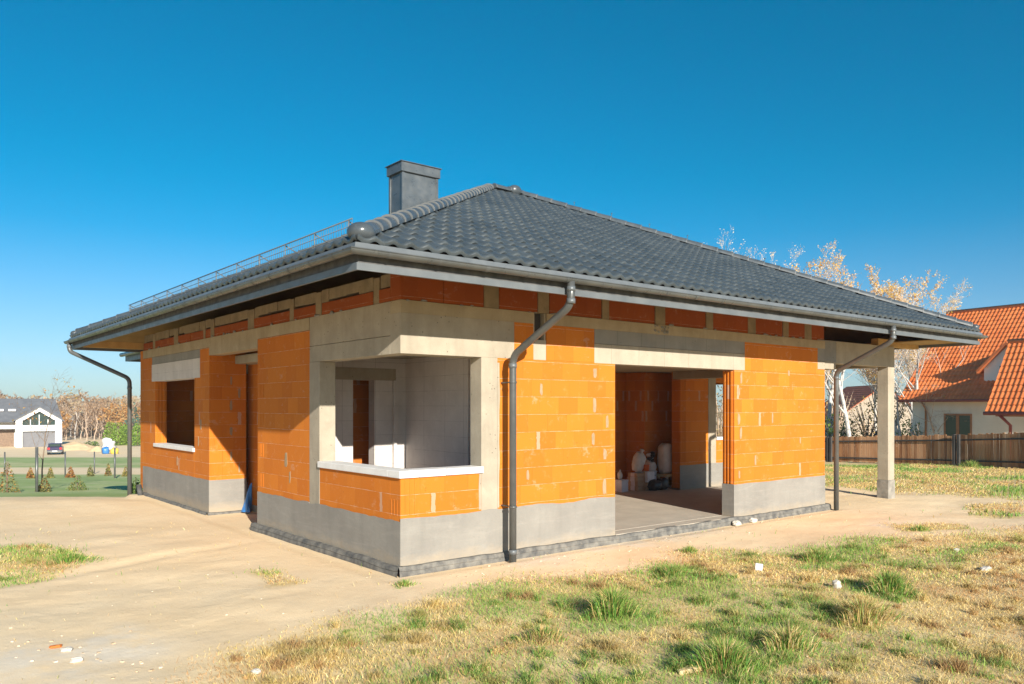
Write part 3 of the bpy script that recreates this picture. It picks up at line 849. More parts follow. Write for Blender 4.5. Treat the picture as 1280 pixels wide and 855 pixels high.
o = downpipe([(1.60, Y0-GO, GZ-.03), (1.60, Y0-GO, 3.20), (px, py, 2.63), (px, py, -.16)], clips=[((1.60, Y0-GO, 3.40), (0, 0, 1)), ((1.60, Y0-GO, 3.25), (0, 0, 1)), ((px, py, 2.50), (0, 0, 1)), ((px, py, .02), (0, 0, 1))])
wallclip(o, px, py, 2.28, 0); wallclip(o, px, py, .62, 0)
px = 9.99
o = downpipe([(9.95, Y0-GO, GZ-.03), (9.95, Y0-GO, 3.20), (px, -.2, 2.66), (px, -.2, -.18)], clips=[((9.95, Y0-GO, 3.40), (0, 0, 1)), ((9.95, Y0-GO, 3.26), (0, 0, 1)), ((px, -.2, 2.53), (0, 0, 1))])
b = MB(); b.box(9.99-.008, 9.99+.008, -.2, .01, 2.30, 2.316); b.build('pipe_bracket', M['metal'], o)
o = downpipe([(X0-GO, 12.98, GZ-.03), (X0-GO, 12.98, 3.28), (-.25, 12.0, 2.62), (-.25, 12.0, -.55)], clips=[((X0-GO, 12.98, 3.40), (0, 0, 1)), ((-.25, 12.0, 2.4), (0, 0, 1))])
b = MB(); b.box(-.25, .02, 11.99, 12.006, 1.0, 1.016); b.build('pipe_bracket', M['metal'], o)
# black drain stub by the left corner
b = MB(); b.tube([(-.12, 11.2, -.34), (-.12, 11.5, -.2), (-.14, 11.62, .1)], .06, 10); part('drain_stub', b, M['black'])

# ================================================================== things inside and by the house
def thing(name, label, cat, loc, group=None): return empty(name, loc, label, cat, group)
def M4(loc, rz=0, rx=0, ry=0): return Matrix.Translation(loc) @ Matrix.Rotation(rz, 4, 'Z') @ Matrix.Rotation(ry, 4, 'Y') @ Matrix.Rotation(rx, 4, 'X')
def ip(u, v, y):
    k = (u-640)/FPX; D0, XL = 9.7561, -1.3731
    x = (k*(D0+y*SC)-XL+y*CC)/(SC-k*CC); d = D0+x*CC+y*SC
    return x, 1.96-(v-HOR)*d/FPX
FL = -.003
# white box
o = MB(); o.box(-.14, .14, -.12, .12, 0, .27, ch=.006)
o.box(-.145, .145, -.125, .125, .225, .275, ch=.004)
o = o.build('paper_box', M['paper'], None); o.location = (8.36, 4.15, FL); o.rotation_euler = (0, 0, .2); tag(o, 'white lidded carton on the floor just right of the left doorway jamb', 'box')
b = MB(); b.blob((0, 0, .09), (.06, .05, .1), 3, .3, 2, 2.2, 0, 12); b.tube([(0, 0, .17), (.01, 0, .23)], [.03, .012], 8)
o = b.build('small_white_bag', M['sack'], None); o.location = (8.34, 4.15, FL+.276); tag(o, 'small tied white bag standing on the white carton', 'bag')
# stack of tile boxes
zc = FL
bx_ = ip(797, 612, 4.1)[0]
for k, (w, h, dx, rz) in enumerate(((.34, .11, .0, .1), (.33, .10, .02, .02), (.32, .10, -.02, .12), (.31, .09, .01, -.05))):
    o = MB(); o.box(-w/2, w/2, -.15, .15, 0, h, ch=.006); o.box(-w/2-.002, w/2+.002, -.06, .06, .002, h+.002, 1)
    o = o.build('tile_box', [M['card'], M['paper']], None); o.location = (bx_+dx, 4.12, zc); o.rotation_euler = (0, 0, rz); zc += h+.003
    tag(o, ['bottom brown carton of the stack under the leaning sack', 'second carton from the floor under the leaning sack', 'third carton from the floor under the leaning sack', 'top carton of the stack, directly under the leaning sack'][k], 'box', 'cartons stacked inside the doorway')
def sack(name, label, loc, r, tilt, seed, mat='sack', neck=True, cat='sack'):
    b = MB(); Mx = Matrix.Rotation(tilt, 4, 'Y')
    b.blob((0, 0, 0), r, seed, .16, 2.6, 3.2, 0, 22, Mx)
    t = Mx @ Vector((0, 0, r[2]*.97))
    if neck:
        d = Mx @ Vector((.02, 0, .09)); b.tube([t, t+d*.5, t+d], [r[0]*.5, .035, .06], 9)
    o = b.build(name, M[mat], None); o.location = loc; return tag(o, label, cat)
sack('woven_sack', 'tied white sack leaning over on a stack of cartons', (bx_+.06, 4.12, zc+.235), (.155, .11, .23), .33, 1)
x2, _ = ip(834, 600, 4.1)
# low wooden trestle with legs carrying the tall sack
st = thing('wooden_stool', 'low pale wooden stool under the tall white sack', 'stool', (x2, 4.1, FL))
b = MB(); b.box(-.21, .21, -.16, .16, .27, .33, ch=.005); b.build('stool_top', M['palewood'], st)
for sx in (-1, 1):
    for sy in (-1, 1):
        b = MB(); b.box(sx*.17-.025, sx*.17+.025, sy*.12-.02, sy*.12+.02, 0, .268, ch=.003); b.build('leg', M['stone'] if sy < 0 else M['palewood'], st)
sack('woven_sack', 'tall bulging white sack standing on a low wooden stool', (x2-.03, 4.12, FL+.33+.37), (.205, .15, .37), -.03, 5, neck=False)
b = MB(); b.box(-.13, .13, -.1, .1, 0, .25, ch=.01); b.box(-.135, .135, -.03, .03, .002, .253, 1); o = b.build('printed_box', [M['paper'], M['card']], None); x3 = ip(809, 606, 4.0)[0]; o.location = (x3, 3.98, FL+.19); tag(o, 'pale lilac printed carton between the two white sacks', 'box')
b = MB(); b.box(-.12, .12, -.1, .1, 0, .185, ch=.006); o = b.build('wooden_crate', M['card'], None); o.location = (x3, 3.99, FL); tag(o, 'brown wooden block carrying the lilac carton', 'crate')
b = MB(); b.tube([(0, 0, 0), (0, 0, .13)], [.06, .075], 14); b.tube([(0, 0, .13), (0, 0, .15)], [.078, .07], 14); o = b.build('orange_tub', M['red'], None); o.location = (x3-.03, 4.0, FL+.446); tag(o, 'small orange plastic tub on the lilac carton', 'tub')
x4 = ip(818, 604, 4.15)[0]
bk = thing('plastic_bucket', 'pale blue grey bucket standing behind the black bag', 'bucket', (x4+.02, 4.3, FL))
b = MB(); b.tube([(0, 0, 0), (0, 0, .40)], [.13, .16], 18); b.tube([(0, 0, .385), (0, 0, .41)], [.168, .168], 18); b.build('bucket_body', mottled('bucket_grey', (.38,.42,.48), (.48,.5,.56), 4, .5), bk)
b = MB(); b.tube([(-.165, 0, .39), (-.12, -.12, .33), (0, -.17, .30), (.12, -.12, .33), (.165, 0, .39)], .006, 6); b.build('handle', M['metal'], bk)
sack('white_bag', 'crumpled white bag stuffed into the bucket', (x4+.02, 4.3, FL+.50), (.14, .12, .13), .1, 9, neck=False, cat='bag')
b = MB()
for k in range(7): b.blob((rng.uniform(-.1, .1), rng.uniform(-.05, .05), .05+k*.028), (rng.uniform(.05, .09), .06, .05), k+30, .4, 2, 2, k % 2, 10)
o = b.build('rag_heap', [M['blackbag'], M['sack']], None); o.location = (x4+.03, 4.3, FL+.60); tag(o, 'dark and white rags heaped on top of the bucket', 'rags')
b = MB()
b.blob((-.12, 0, .12), (.2, .15, .13), 4, .35, 2.2, 2.2, 0, 20); b.blob((.16, .02, .13), (.17, .15, .14), 8, .35, 2.4, 2.2, 0, 20)
o = b.build('rubbish_bag', M['blackbag'], None); xx = ip(822, 614, 3.85)[0]; o.location = (xx, 3.85, FL-.005); tag(o, 'black plastic rubbish bag slumped on the floor before the stool', 'bag')
# blue plastic sheet beside the entrance recess
b = MB(); pr = None
for i in range(14):
    t = i/13; ring = []
    for k in range(12):
        a = 2*math.pi*k/12; r = (.095*(1-t)**.8+.012)*(1+.25*math.sin(a*3+t*6)); ring.append((r*math.cos(a)*.8+.07*t*t, r*math.sin(a)-.05*t, .56*t))
    if pr:
        for k in range(12): b.quad(pr[k], pr[(k+1) % 12], ring[(k+1) % 12], ring[k], 0, True)
    pr = ring
o = b.build('blue_plastic_sheet', M['blue'], None); o.location = (.66, 6.85, gz(-.3, 6.9)+.0); tag(o, 'twisted blue plastic sheet propped by the entrance recess', 'plastic sheet')
# ================================================================== GROUND
def seg(a, b, st): return list(np.arange(a, b, st))
def grow(start, end, st, f):
    o = [start]; 
    while o[-1] < end: o.append(o[-1]+st); st *= f
    return o
gx = [-v for v in grow(7, 1800, .2, 1.07)][::-1][:-1] + seg(-7, 13, .11) + grow(13, 1800, .2, 1.055)
gy = [-v for v in grow(8.8, 500, .25, 1.15)][::-1][:-1] + seg(-8.8, 3.5, .11) + grow(3.5, 2600, .2, 1.028)
def inpoly(P, x, y):
    """signed distance (positive inside)"""
    ins = False; best = 1e9; n = len(P)
    for i in range(n):
        (x1, y1), (x2, y2) = P[i], P[(i+1) % n]
        if (y1 > y) != (y2 > y) and x < (x2-x1)*(y-y1)/(y2-y1)+x1: ins = not ins
        dx, dy = x2-x1, y2-y1; t = max(0, min(1, ((x-x1)*dx+(y-y1)*dy)/(dx*dx+dy*dy)))
        best = min(best, math.hypot(x-x1-t*dx, y-y1-t*dy))
    return best if ins else -best
G1 = [(-3.5,-3.0),(-2.75,-1.7),(-1.7,-1.35),(-.9,-1.35),(0,-1.1),(1.59,-1.2),(2.74,-1.5),(4.34,-1.3),(5.73,-2.0),(10.1,-3.6),(16,-6.5),(16,-24),(-8,-24),(-5,-6)]
G2 = [gpt(1038, 611), gpt(1130, 616), gpt(1280, 626), (24, -7), (80, -20), (110, 60), (20, 70), (12.6, 30), (13.2, 9)]
G3 = [gpt(-60, 690), gpt(60, 683), gpt(112, 694), gpt(112, 706), gpt(60, 722), gpt(0, 737), gpt(-60, 745)]
G4 = [gpt(305, 712), gpt(345, 712), gpt(375, 730), gpt(330, 738)]
G5 = [gpt(1100, 655), gpt(1200, 656), gpt(1225, 664), gpt(1130, 668)]
G6 = [gpt(1205, 630), gpt(1280, 628), gpt(1290, 648), gpt(1215, 646)]
DUST = [gpt(20, 800), gpt(130, 786), gpt(210, 800), gpt(150, 835), gpt(20, 850), gpt(-60, 830)]
DUST2 = [gpt(640, 700), gpt(745, 678), gpt(900, 655), gpt(905, 664), gpt(760, 690), gpt(655, 709)]
DUST3 = [gpt(1085, 650), gpt(1140, 655), gpt(1130, 660), gpt(1080, 657)]
def grassmask(x, y):
    n = .55*noise.noise(Vector((x*.7, y*.7, 5))) + .3*noise.noise(Vector((x*2.3, y*2.3, 1)))
    m = 0
    for P, soft, amp in ((G1, .9, 1.), (G3, .35, .5), (G4, .25, .35), (G5, .3, .4), (G6, .3, .4), (G2, 1.2, 1.6)):
        s = inpoly(P, x, y)
        if s > -2: m = max(m, sstep(-.25*soft, soft*.75, s+n*amp*.8))
    return m
GP = [(gpt(u, v), r) for u, v, r in ((840,715,.55),(1020,692,.7),(905,830,.6),(960,800,.6),(640,770,.5),(480,778,.45),(765,775,.55),(1110,745,.5),(1000,760,.5),(560,745,.4),(880,745,.4))]
def greenness(x, y):
    gb = 0
    for (px_, py_), r in GP:
        q = math.hypot(x-px_, y-py_)/r
        if q < 2: gb = max(gb, 1.1*math.exp(-q*q*1.2))
    g = noise.noise(Vector((x*.42+3, y*.42, 2)))*.9 + noise.noise(Vector((x*1.4, y*1.4, 7)))*.6 + noise.noise(Vector((x*4, y*4, 7)))*.25
    lat, d = latd(x, y)
    g += .06 + gb
    if x < -2.2 and y > 2: g += .5
    if d > 20: g -= .08
    g += .3*sstep(2.2, 4.5, d)*0
    # dry straw towards the right foreground
    g -= .55*sstep(2.2, 4.2, lat*5.8/max(d, 5.8))*(1-sstep(9, 13, d))
    g -= .35*(1-sstep(.2, 1.6, lat*6/max(d, 6)+1.0))
    return g
nx, ny = len(gx), len(gy)
V = np.zeros((nx*ny, 3)); A = np.zeros((nx*ny, 4), dtype=np.float32); A[:, 3] = 1
LAWN1 = [(-60, 17.6), (-4.5, 17.6)]
i = 0
for y in gy:
    for x in gx:
        lat, d = latd(x, y); z = gz(x, y)
        m = l = w = 0.
        if -40 < x < 60 and -26 < y < 70 and d < 60:
            m = grassmask(x, y)
            for P in (DUST, DUST2, DUST3):
                s = inpoly(P, x, y)
                if s > -.6: w = max(w, sstep(-.35, .35, s + .5*noise.noise(Vector((x*1.7, y*1.7, 3)))))
        wl = 1-sstep(-2, 6, lat)
        if d > 16 and wl > 0:
            nn = 1.6*noise.noise(Vector((x*.12, y*.12, 4)))+.5*noise.noise(Vector((x*.8, y*.8, 4)))
            dd = d + nn*min(1, d/40)
            edge = 19.2 if lat < -8 else 20
            l = sstep(edge, edge+.8, d+.5*noise.noise(Vector((x*.8, y*.8, 0))))*(1-sstep(50, 52, dd)) + sstep(60, 64, dd)*(1-sstep(88, 92, dd))
            l += sstep(190, 220, d)*.5
            if 66 < dd < 73: l *= .75
            l *= wl; m *= (1-wl)
        V[i] = (x, y, z); A[i, 0] = m; A[i, 1] = l; A[i, 2] = w; i += 1
me = bpy.data.meshes.new('ground')
F = [(j*nx+k, j*nx+k+1, (j+1)*nx+k+1, (j+1)*nx+k) for j in range(ny-1) for k in range(nx-1)]
me.from_pydata(V.tolist(), [], F)
me.polygons.foreach_set('use_smooth', [True]*len(F))
at_ = me.color_attributes.new('cover', 'FLOAT_COLOR', 'POINT'); at_.data.foreach_set('color', A.ravel())
t = NT('sandy_ground', .95, spec=.1)
an = t.n('ShaderNodeAttribute', attribute_name='cover'); cs = t.n('ShaderNodeSeparateColor'); t.l(an.outputs['Color'], cs.inputs[0])
sand = t.ramp(t.noise(.55, 8, rough=.6), [(.3, (.82,.615,.37)), (.7, (.89,.71,.465))])
sand = t.mix(t.math('MULTIPLY', t.ramp(t.noise(3.1, 7, rough=.7), [(.5, 0.), (.72, 1.)]), .22), sand, (.70,.51,.30))
sand = t.mix(t.math('MULTIPLY', t.ramp(t.noise(17, 5, rough=.7), [(.5, 0.), (.75, 1.)]), .25), sand, (.80,.66,.46))
sand = t.mix(t.math('MULTIPLY', t.ramp(t.noise(120, 3, rough=.7), [(.4, 0.), (.7, 1.)]), .22), sand, (.50,.35,.20))
vo = t.vor(34); peb = t.math('MULTIPLY', t.math('LESS_THAN', vo.outputs['Distance'], .20), t.math('GREATER_THAN', t.noise(2.2, 5), .55))
sand = t.mix(t.math('MULTIPLY', peb, .5), sand, t.mix(t.noise(41, 1), (.30,.22,.14), (.75,.68,.58)))
dust = t.mix(t.noise(6, 6, rough=.7), (.68,.58,.44), (.82,.74,.61))
c = t.mix(t.math('MULTIPLY', cs.outputs[2], t.ramp(t.noise(2.7, 6, rough=.65), [(.35, 0.), (.6, .85)])), sand, dust)
thatch = t.ramp(t.noise(2.2, 9, rough=.75), [(.3, (.48,.35,.15)), (.5, (.64,.48,.22)), (.7, (.76,.60,.33))])
c = t.mix(t.math('MULTIPLY', cs.outputs[0], t.ramp(t.noise(5, 6, rough=.7), [(.25, .55), (.6, .95)])), c, thatch)
lawn = t.ramp(t.noise(.35, 8, rough=.7), [(.3, (.27,.35,.12)), (.5, (.37,.44,.18)), (.7, (.55,.52,.29))])
lawn = t.mix(t.math('MULTIPLY', t.noise(9, 5, rough=.8), .3), lawn, (.20,.31,.07))
c = t.mix(cs.outputs[1], c, lawn)
t.color(c)
h = t.math('ADD', t.math('MULTIPLY', t.noise(6, 8, rough=.65), .8), t.math('MULTIPLY', peb, .35))
h = t.math('ADD', h, t.math('MULTIPLY', t.noise(55, 6, rough=.7), .5))
h = t.math('ADD', h, t.math('MULTIPLY', t.noise(1.5, 5, vec=t.vscale(t.pos, (1., 1.5, 1)), rough=.6), .7))
fp = t.vor(2.6); fd = t.math('MULTIPLY', t.ramp(fp.outputs['Distance'], [(.12, 0.), (.30, 1.)]), t.ramp(t.noise(1.3, 3), [(.45, 0.), (.6, 1.)]))
h = t.math('ADD', h, t.math('MULTIPLY', fd, .35))
cl_ = t.vor(13); h = t.math('ADD', h, t.math('MULTIPLY', t.ramp(cl_.outputs['Distance'], [(.05, 1.), (.35, 0.)]), t.math('MULTIPLY', t.ramp(t.noise(2.1, 4), [(.5, 0.), (.7, 1.)]), .35)))
t.bump(h, .36, .026)
me.materials.append(t.m)
ground = bpy.data.objects.new('ground', me); col.objects.link(ground); tag(ground, 'sandy building plot running into dry grass and a green lawn', 'ground', kind='structure')

# ------------------------------------------------------------------ grass
def foliage_mat(name, attr='tint', rough=.75, trans=.25):
    t = NT(name, rough, spec=.15)
    a = t.n('ShaderNodeAttribute', attribute_name=attr)
    t.color(a.outputs['Color'])
    out = [n for n in t.t.nodes if n.type == 'OUTPUT_MATERIAL'][0]
    tr = t.n('ShaderNodeBsdfTranslucent'); t.l(a.outputs['Color'], tr.inputs['Color'])
    mx = t.n('ShaderNodeMixShader'); mx.inputs[0].default_value = trans
    t.l(t.b.outputs[0], mx.inputs[1]); t.l(tr.outputs[0], mx.inputs[2]); t.l(mx.outputs[0], out.inputs['Surface'])
    return t.m
M['blade'] = foliage_mat('grass_blade'); M['leaf'] = foliage_mat('leaf', trans=.3)
def fast_mesh(name, verts, faces_n, nverts_per, tint, mat):
    """verts (N,3) consecutive faces of nverts_per each; tint (N,3)"""
    me = bpy.data.meshes.new(name); N = len(verts); nf = N//nverts_per
    me.vertices.add(N); me.vertices.foreach_set('co', np.asarray(verts, dtype=np.float32).ravel())
    me.loops.add(N); me.loops.foreach_set('vertex_index', np.arange(N, dtype=np.int32))
    me.polygons.add(nf); me.polygons.foreach_set('loop_start', np.arange(0, N, nverts_per, dtype=np.int32))
    ca = me.color_attributes.new('tint', 'FLOAT_COLOR', 'POINT')
    c4 = np.ones((N, 4), dtype=np.float32); c4[:, :3] = tint; ca.data.foreach_set('color', c4.ravel())
    me.materials.append(mat); me.update(calc_edges=True); me.validate()
    o = bpy.data.objects.new(name, me); col.objects.link(o); return o
STRAW = np.array([(.76,.58,.25), (.66,.47,.18), (.82,.68,.36), (.58,.40,.16), (.72,.57,.20)])
GREEN = np.array([(.20,.33,.06), (.27,.42,.08), (.15,.28,.055), (.38,.46,.12), (.18,.36,.09)])
def blades(P, H, lean, W, C, seed=0):
    """P (n,3) roots, H heights, lean (0..1), W widths, C (n,3) -> tris: 1 quad split + tip"""
    r = np.random.default_rng(seed); n = len(P)
    a = r.uniform(0, 2*np.pi, n); b = r.uniform(0, 2*np.pi, n)
    dirh = np.stack([np.cos(a), np.sin(a), np.zeros(n)], 1); wd = np.stack([np.cos(b), np.sin(b), np.zeros(n)], 1)*W[:, None]
    up = np.array([0, 0, 1.])
    l = lean[:, None]*H[:, None]
    p1 = P + dirh*l*.35 + up*(H*np.sqrt(np.clip(1-lean**2*.5, .05, 1))*.6)[:, None]
    p2 = P + dirh*l + up*(H*np.sqrt(np.clip(1-lean**2*.92, .03, 1)))[:, None]
    t1 = np.stack([P-wd, P+wd, p1+wd*.8], 1); t2 = np.stack([P-wd, p1+wd*.8, p1-wd*.8], 1); t3 = np.stack([p1-wd*.8, p1+wd*.8, p2], 1)
    V = np.concatenate([t1, t2, t3], 1).reshape(-1, 3)
    return V, np.repeat(C, 9, 0)
pts = []; hs = []; ls = []; ws = []; cs_ = []
n_try = 0
def add_blade(x, y, z, h, l, w, c): pts.append((x, y, z)); hs.append(h); ls.append(l); ws.append(w); cs_.append(c)
# a mask cache on a grid keeps this quick
def pick(c): return c[rng.randrange(len(c))]*rng.uniform(.72, 1.2)
OLIVE = np.array([(.46,.44,.14), (.54,.48,.16), (.40,.42,.12)]); RUSTY = np.array([(.56,.34,.15), (.50,.28,.12), (.62,.40,.19)])
cells = []
st = .10
for yi in np.arange(-9.5, 24, st):
    for xi in np.arange(-7.5, 30, st):
        if -.15 < xi < 10.1 and -.15 < yi < 12: continue
        lat, d = latd(xi, yi)
        if d < 4.6 or d > 30 or abs(lat) > d*.72+1.2: continue
        if xi < 1 and (yi > 7 or lat < -9): continue
        stp = 1 if d < 14 else 2
        if stp == 2 and (int(round(xi/st))+int(round(yi/st))) % 4: continue
        m = grassmask(xi, yi)
        base = 22 if d < 9 else (15 if d < 14 else 16)
        dens = base*m + (.10 if d < 14 else .05)
        k = int(dens) + (1 if rng.random() < dens % 1 else 0)
        if not k: continue
        g = greenness(xi, yi); tall = .5+.5*noise.noise(Vector((xi*.9, yi*.9, 12)))
        for _ in range(k):
            x, y = xi+rng.uniform(0, st), yi+rng.uniform(0, st)
            z = gz(x, y)-.004
            gg = g + rng.gauss(0, .22)
            green = gg > .28; mid = .08 < gg <= .28
            rus = noise.noise(Vector((x*1.1+9, y*1.1, 3))) + rng.gauss(0, .2) > .3
            h = (rng.uniform(.03, .10) if green else rng.uniform(.025, .09))*(.45+1.0*tall)*(1 if d < 14 else 1.5)
            if rng.random() < .03: h *= 1.8
            h *= .8
            pal = GREEN if green else OLIVE if mid else RUSTY if rus else STRAW
            add_blade(x, y, z, h, rng.uniform(.7, 1.0) if not green else rng.uniform(.25, .9), rng.uniform(.0014, .0030)*(1 if d < 9 else 1.6 if d < 14 else 3.2), pick(pal))
cl = 0
while cl < 460:
    d0 = 5 + 8*rng.random()**1.6; x0, y0 = ld(rng.uniform(-.7, .72)*d0, d0)
    if grassmask(x0, y0) < .75: continue
    cl += 1; R0 = rng.uniform(.05, .2); g0 = greenness(x0, y0)+rng.gauss(0, .3); hh = rng.uniform(.05, .15)
    pal = GREEN if g0 > .3 else OLIVE if g0 > .05 else (RUSTY if rng.random() < .5 else STRAW); sh = rng.uniform(.65, 1.)
    for _ in range(int(40+900*R0*R0*10)):
        a = rng.uniform(0, 6.283); q = abs(rng.gauss(0, .5))*R0; x, y = x0+math.cos(a)*q, y0+math.sin(a)*q
        p2 = pal if rng.random() < .75 else STRAW
        add_blade(x, y, gz(x, y)-.004, hh*rng.uniform(.4, 1.2)*(1-.4*min(1, q/R0)), rng.uniform(.45, 1.), rng.uniform(.0014, .003), pick(p2)*sh)
V_, C_ = blades(np.array(pts), np.array(hs), np.array(ls), np.array(ws), np.array(cs_), 3)
g = fast_mesh('grass', V_, None, 3, C_, M['blade']); tag(g, 'short dry straw coloured grass with green patches over the sandy plot', 'grass', kind='stuff')
print('blades', len(pts))
def tuft(u, v, wid, hgt, n, cmix, label, seed, spread=1.):
    x, y = gpt(u, v); z = gz(x, y)
    r = np.random.default_rng(seed)
    a = r.uniform(0, 2*np.pi, n); q = np.abs(r.normal(0, .42, n)).clip(0, 1.25)*wid/2
    k = 1+.35*np.sin(a*3+seed)
    P = np.stack([np.cos(a)*q*k, np.sin(a)*q*k*.8, np.zeros(n)], 1)
    for i in range(n): P[i, 2] = gz(x+P[i, 0], y+P[i, 1])-z-.01 + max(0, (1-(q[i]/(wid/2))**2))*hgt*.25
    hgt = hgt*.85
    H = hgt*np.clip(1-.5*(q/(wid/2))**2, .25, 1)*r.uniform(.35, 1.15, n)
    L = np.clip(.45+.45*q/(wid/2)+r.normal(0, .25, n), .1, 1)*spread
    C = np.where((r.uniform(0, 1, n) < cmix*.85)[:, None], GREEN[r.integers(0, 5, n)]*np.array([.8,.92,.8]), STRAW[r.integers(0, 5, n)]*.85)*r.uniform(.75, 1.2, n)[:, None]
    V, CC_ = blades(P, H, np.clip(L, 0, 1), r.uniform(.002, .0042, n), C, seed)
    o = fast_mesh('grass_tuft', V, None, 3, CC_, M['blade']); o.location = (x, y, z)
    tag(o, label, 'grass tuft', 'grass tufts in the foreground')
for a in ((765, 772, .62, .30, 1500, .85, 'dense dark green grass tuft below the wide doorway, by itself in dry grass'),
          (1112, 742, .60, .26, 1500, .88, 'dark green grass tuft nearest the terrace column, casting a deep shadow'),
          (1078, 775, .85, .22, 1800, .30, 'broad matted brown grass heap just in front of a dark green tuft'),
          (905, 838, .70, .24, 1900, .75, 'lowest dark green grass tuft, at the bottom edge of the photo'),
          (1022, 700, .75, .17, 1300, .80, 'bright green grass tuft near the right end of the house front'),
          (838, 720, .50, .14, 800, .85, 'small bright green grass tuft where the sand meets the grass below the doorway'),
          (985, 812, .75, .2, 1200, .5, 'mixed straw and green grass heap beside the piece of wood'),
          (678, 800, .6, .13, 800, .5, 'low half dry grass tuft left of the dark green tuft'),
          (505, 733, .35, .09, 350, .8, 'little green weed tuft at the foot of the front house corner'),
          (85, 703, .9, .12, 1300, .9, 'green grass tuft alone on the sand at far left'),
          (862, 690, .4, .1, 500, .75, 'thin green tuft at the edge of the sand, under the right door jamb'),
          (1150, 665, .5, .1, 500, .85, 'flat green tuft on the sand below the terrace column'),
          (1215, 585, 1.1, .28, 700, .9, 'green weed clump at the foot of the timber fence')):
    tuft(*a, seed=a[0])
# ------------------------------------------------------------------ stones and scraps
def stone(name, u, v, r, label, cat, mat='stone', seed=0, sq=2.6, emb=.25, rz=0):
    x, y = gpt(u, v); b = MB(); b.blob((0, 0, 0), r, seed, .45, 1.6, sq, 0, 12, Matrix.Rotation(rz, 3, 'Z').to_4x4(), sm=False)
    o = b.build(name, M[mat], None); o.location = (x, y, gz(x, y)+r[2]*(1-emb)); return tag(o, label, cat)
stone('white_stone', 921, 655, (.09, .06, .05), 'left one of two white stones at the wall foot right of the doorway', 'stone', 'stone', 3)
stone('white_stone', 941, 651, (.07, .06, .045), 'right one of two white stones at the wall foot right of the doorway', 'stone', 'stone', 8)
stone('concrete_fragment', 1046, 737, (.05, .04, .05), 'pale upright concrete fragment left of the dark green tuft', 'stone', 'stone', 11)
stone('white_stone', 1232, 714, (.1, .05, .025), 'flat pale stone in the dry grass at far right', 'stone', 'stone', 14)
stone('white_stone', 1195, 690, (.06, .04, .025), 'small pale stone on grass below the fence at right', 'stone', 'stone', 17)
stone('white_stone', 320, 838, (.035, .03, .02), 'single small pale stone on sand at lower left', 'stone', 'stone', 19)
stone('clay_fragment', 70, 808, (.05, .03, .012), 'thin orange clay fragment lying in white rubble at lower left', 'fragment', 'groove', 23)
stone('white_stone', 83, 812, (.045, .035, .02), 'white stone beside the orange clay fragment', 'stone', 'stone', 29)
stone('white_stone', 96, 824, (.05, .03, .02), 'largest white lump in front of the orange clay fragment', 'stone', 'stone', 31)
x, y = gpt(948, 716); b = MB(); b.box(-.05, .05, -.04, .04, 0, .09, ch=.006); o = b.build('white_block', M['sillmat'], None); o.location = (x, y, gz(x, y)); o.rotation_euler = (.1, .15, .4); tag(o, 'small white foam block lying in the grass before the doorway', 'block')
x, y = gpt(862, 843); b = MB(); b.box(-.10, .10, -.022, .022, 0, .035, ch=.004); o = b.build('wood_scrap', M['palewood'], None); o.location = (x, y, gz(x, y)+.01); o.rotation_euler = (.05, -.08, -.35); tag(o, 'short pale wood offcut lying in the grass at the bottom edge', 'wood scrap')
vs = []
for k in range(260):
    q = rng.random()
    if q < .35: u, v = rng.uniform(560, 1030), 0; v = 712-.1495*(u-500)+rng.uniform(2, 22)
    elif q < .5: u, v = rng.uniform(10, 210), rng.uniform(785, 850)
    else: u, v = rng.uniform(-40, 1290), rng.uniform(640, 850)
    x, y = gpt(u, v)
    if -.1 < x < 10.05 and y > -.08: continue
    vs.append((x, y, rng.uniform(.004, .011)*(1.5 if q < .45 else 1)))
b = MB()
for k, (x, y, r) in enumerate(vs):
    z = gz(x, y); m = 0 if rng.random() < .6 else 1
    Mx = Matrix.Rotation(rng.uniform(0, 3), 4, 'Z'); pp = [Vector((rng.uniform(.7, 1.2)*r*sx, rng.uniform(.6, 1.1)*r*sy, rng.uniform(.2, .7)*r*sz)) for sz in (-1, 1) for sx, sy in ((-1, -1), (1, -1), (1, 1), (-1, 1))]
    i = len(b.v); b.v += [tuple((Mx @ p)+Vector((x, y, z+r*.15))) for p in pp]
    for f in ((0,3,2,1),(4,5,6,7),(0,1,5,4),(1,2,6,5),(2,3,7,6),(3,0,4,7)): b.f.append(tuple(i+q for q in f)); b.mi.append(m); b.sm.append(False)
o = b.build('gravel', [mottled('sandy_pebble', (.60,.48,.34), (.74,.64,.50), 8), mottled('brown_pebble', (.40,.29,.18), (.55,.42,.28), 8)], None); tag(o, 'loose pebbles and mortar crumbs scattered over the sand', 'gravel', kind='stuff')
rzl_ = -math.atan2(CC, SC)
# ================================================================== TREES
class Leaves:
    def __init__(s): s.v = []; s.c = []
    def add(s, p, size, c, n=None):
        a = Vector((rng.gauss(0, 1), rng.gauss(0, 1), rng.gauss(0, 1))).normalized(); b = a.orthogonal().normalized()*size; cdir = a.cross(b).normalized()*size*rng.uniform(.6, .9)
        s.v += [tuple(p-b), tuple(p+cdir*.8), tuple(p+b), tuple(p-cdir*.8)]; s.c += [c]*4
    def build(s, name, parent):
        o = fast_mesh(name, np.array(s.v), None, 4, np.array(s.c), M['leaf']); o.parent = parent; return o
def bark_mat(name, c0, c1, spots=0, sc=(.06, .055, .05)):
    t = NT(name, .85, spec=.15)
    c = t.ramp(t.noise(5, 6), [(.3, c0), (.7, c1)])
    if spots:
        n = t.noise(1, 4, vec=t.vscale(t.pos, (9, 9, 16)), rough=.6)
        c = t.mix(t.ramp(n, [(.58, 0.), (.64, .9)]), c, sc)
    t.color(c); t.bump(t.noise(18, 5), .4, .01); return t.m
M['birch'] = bark_mat('birch_bark', (.44,.41,.37), (.62,.585,.54), 1)
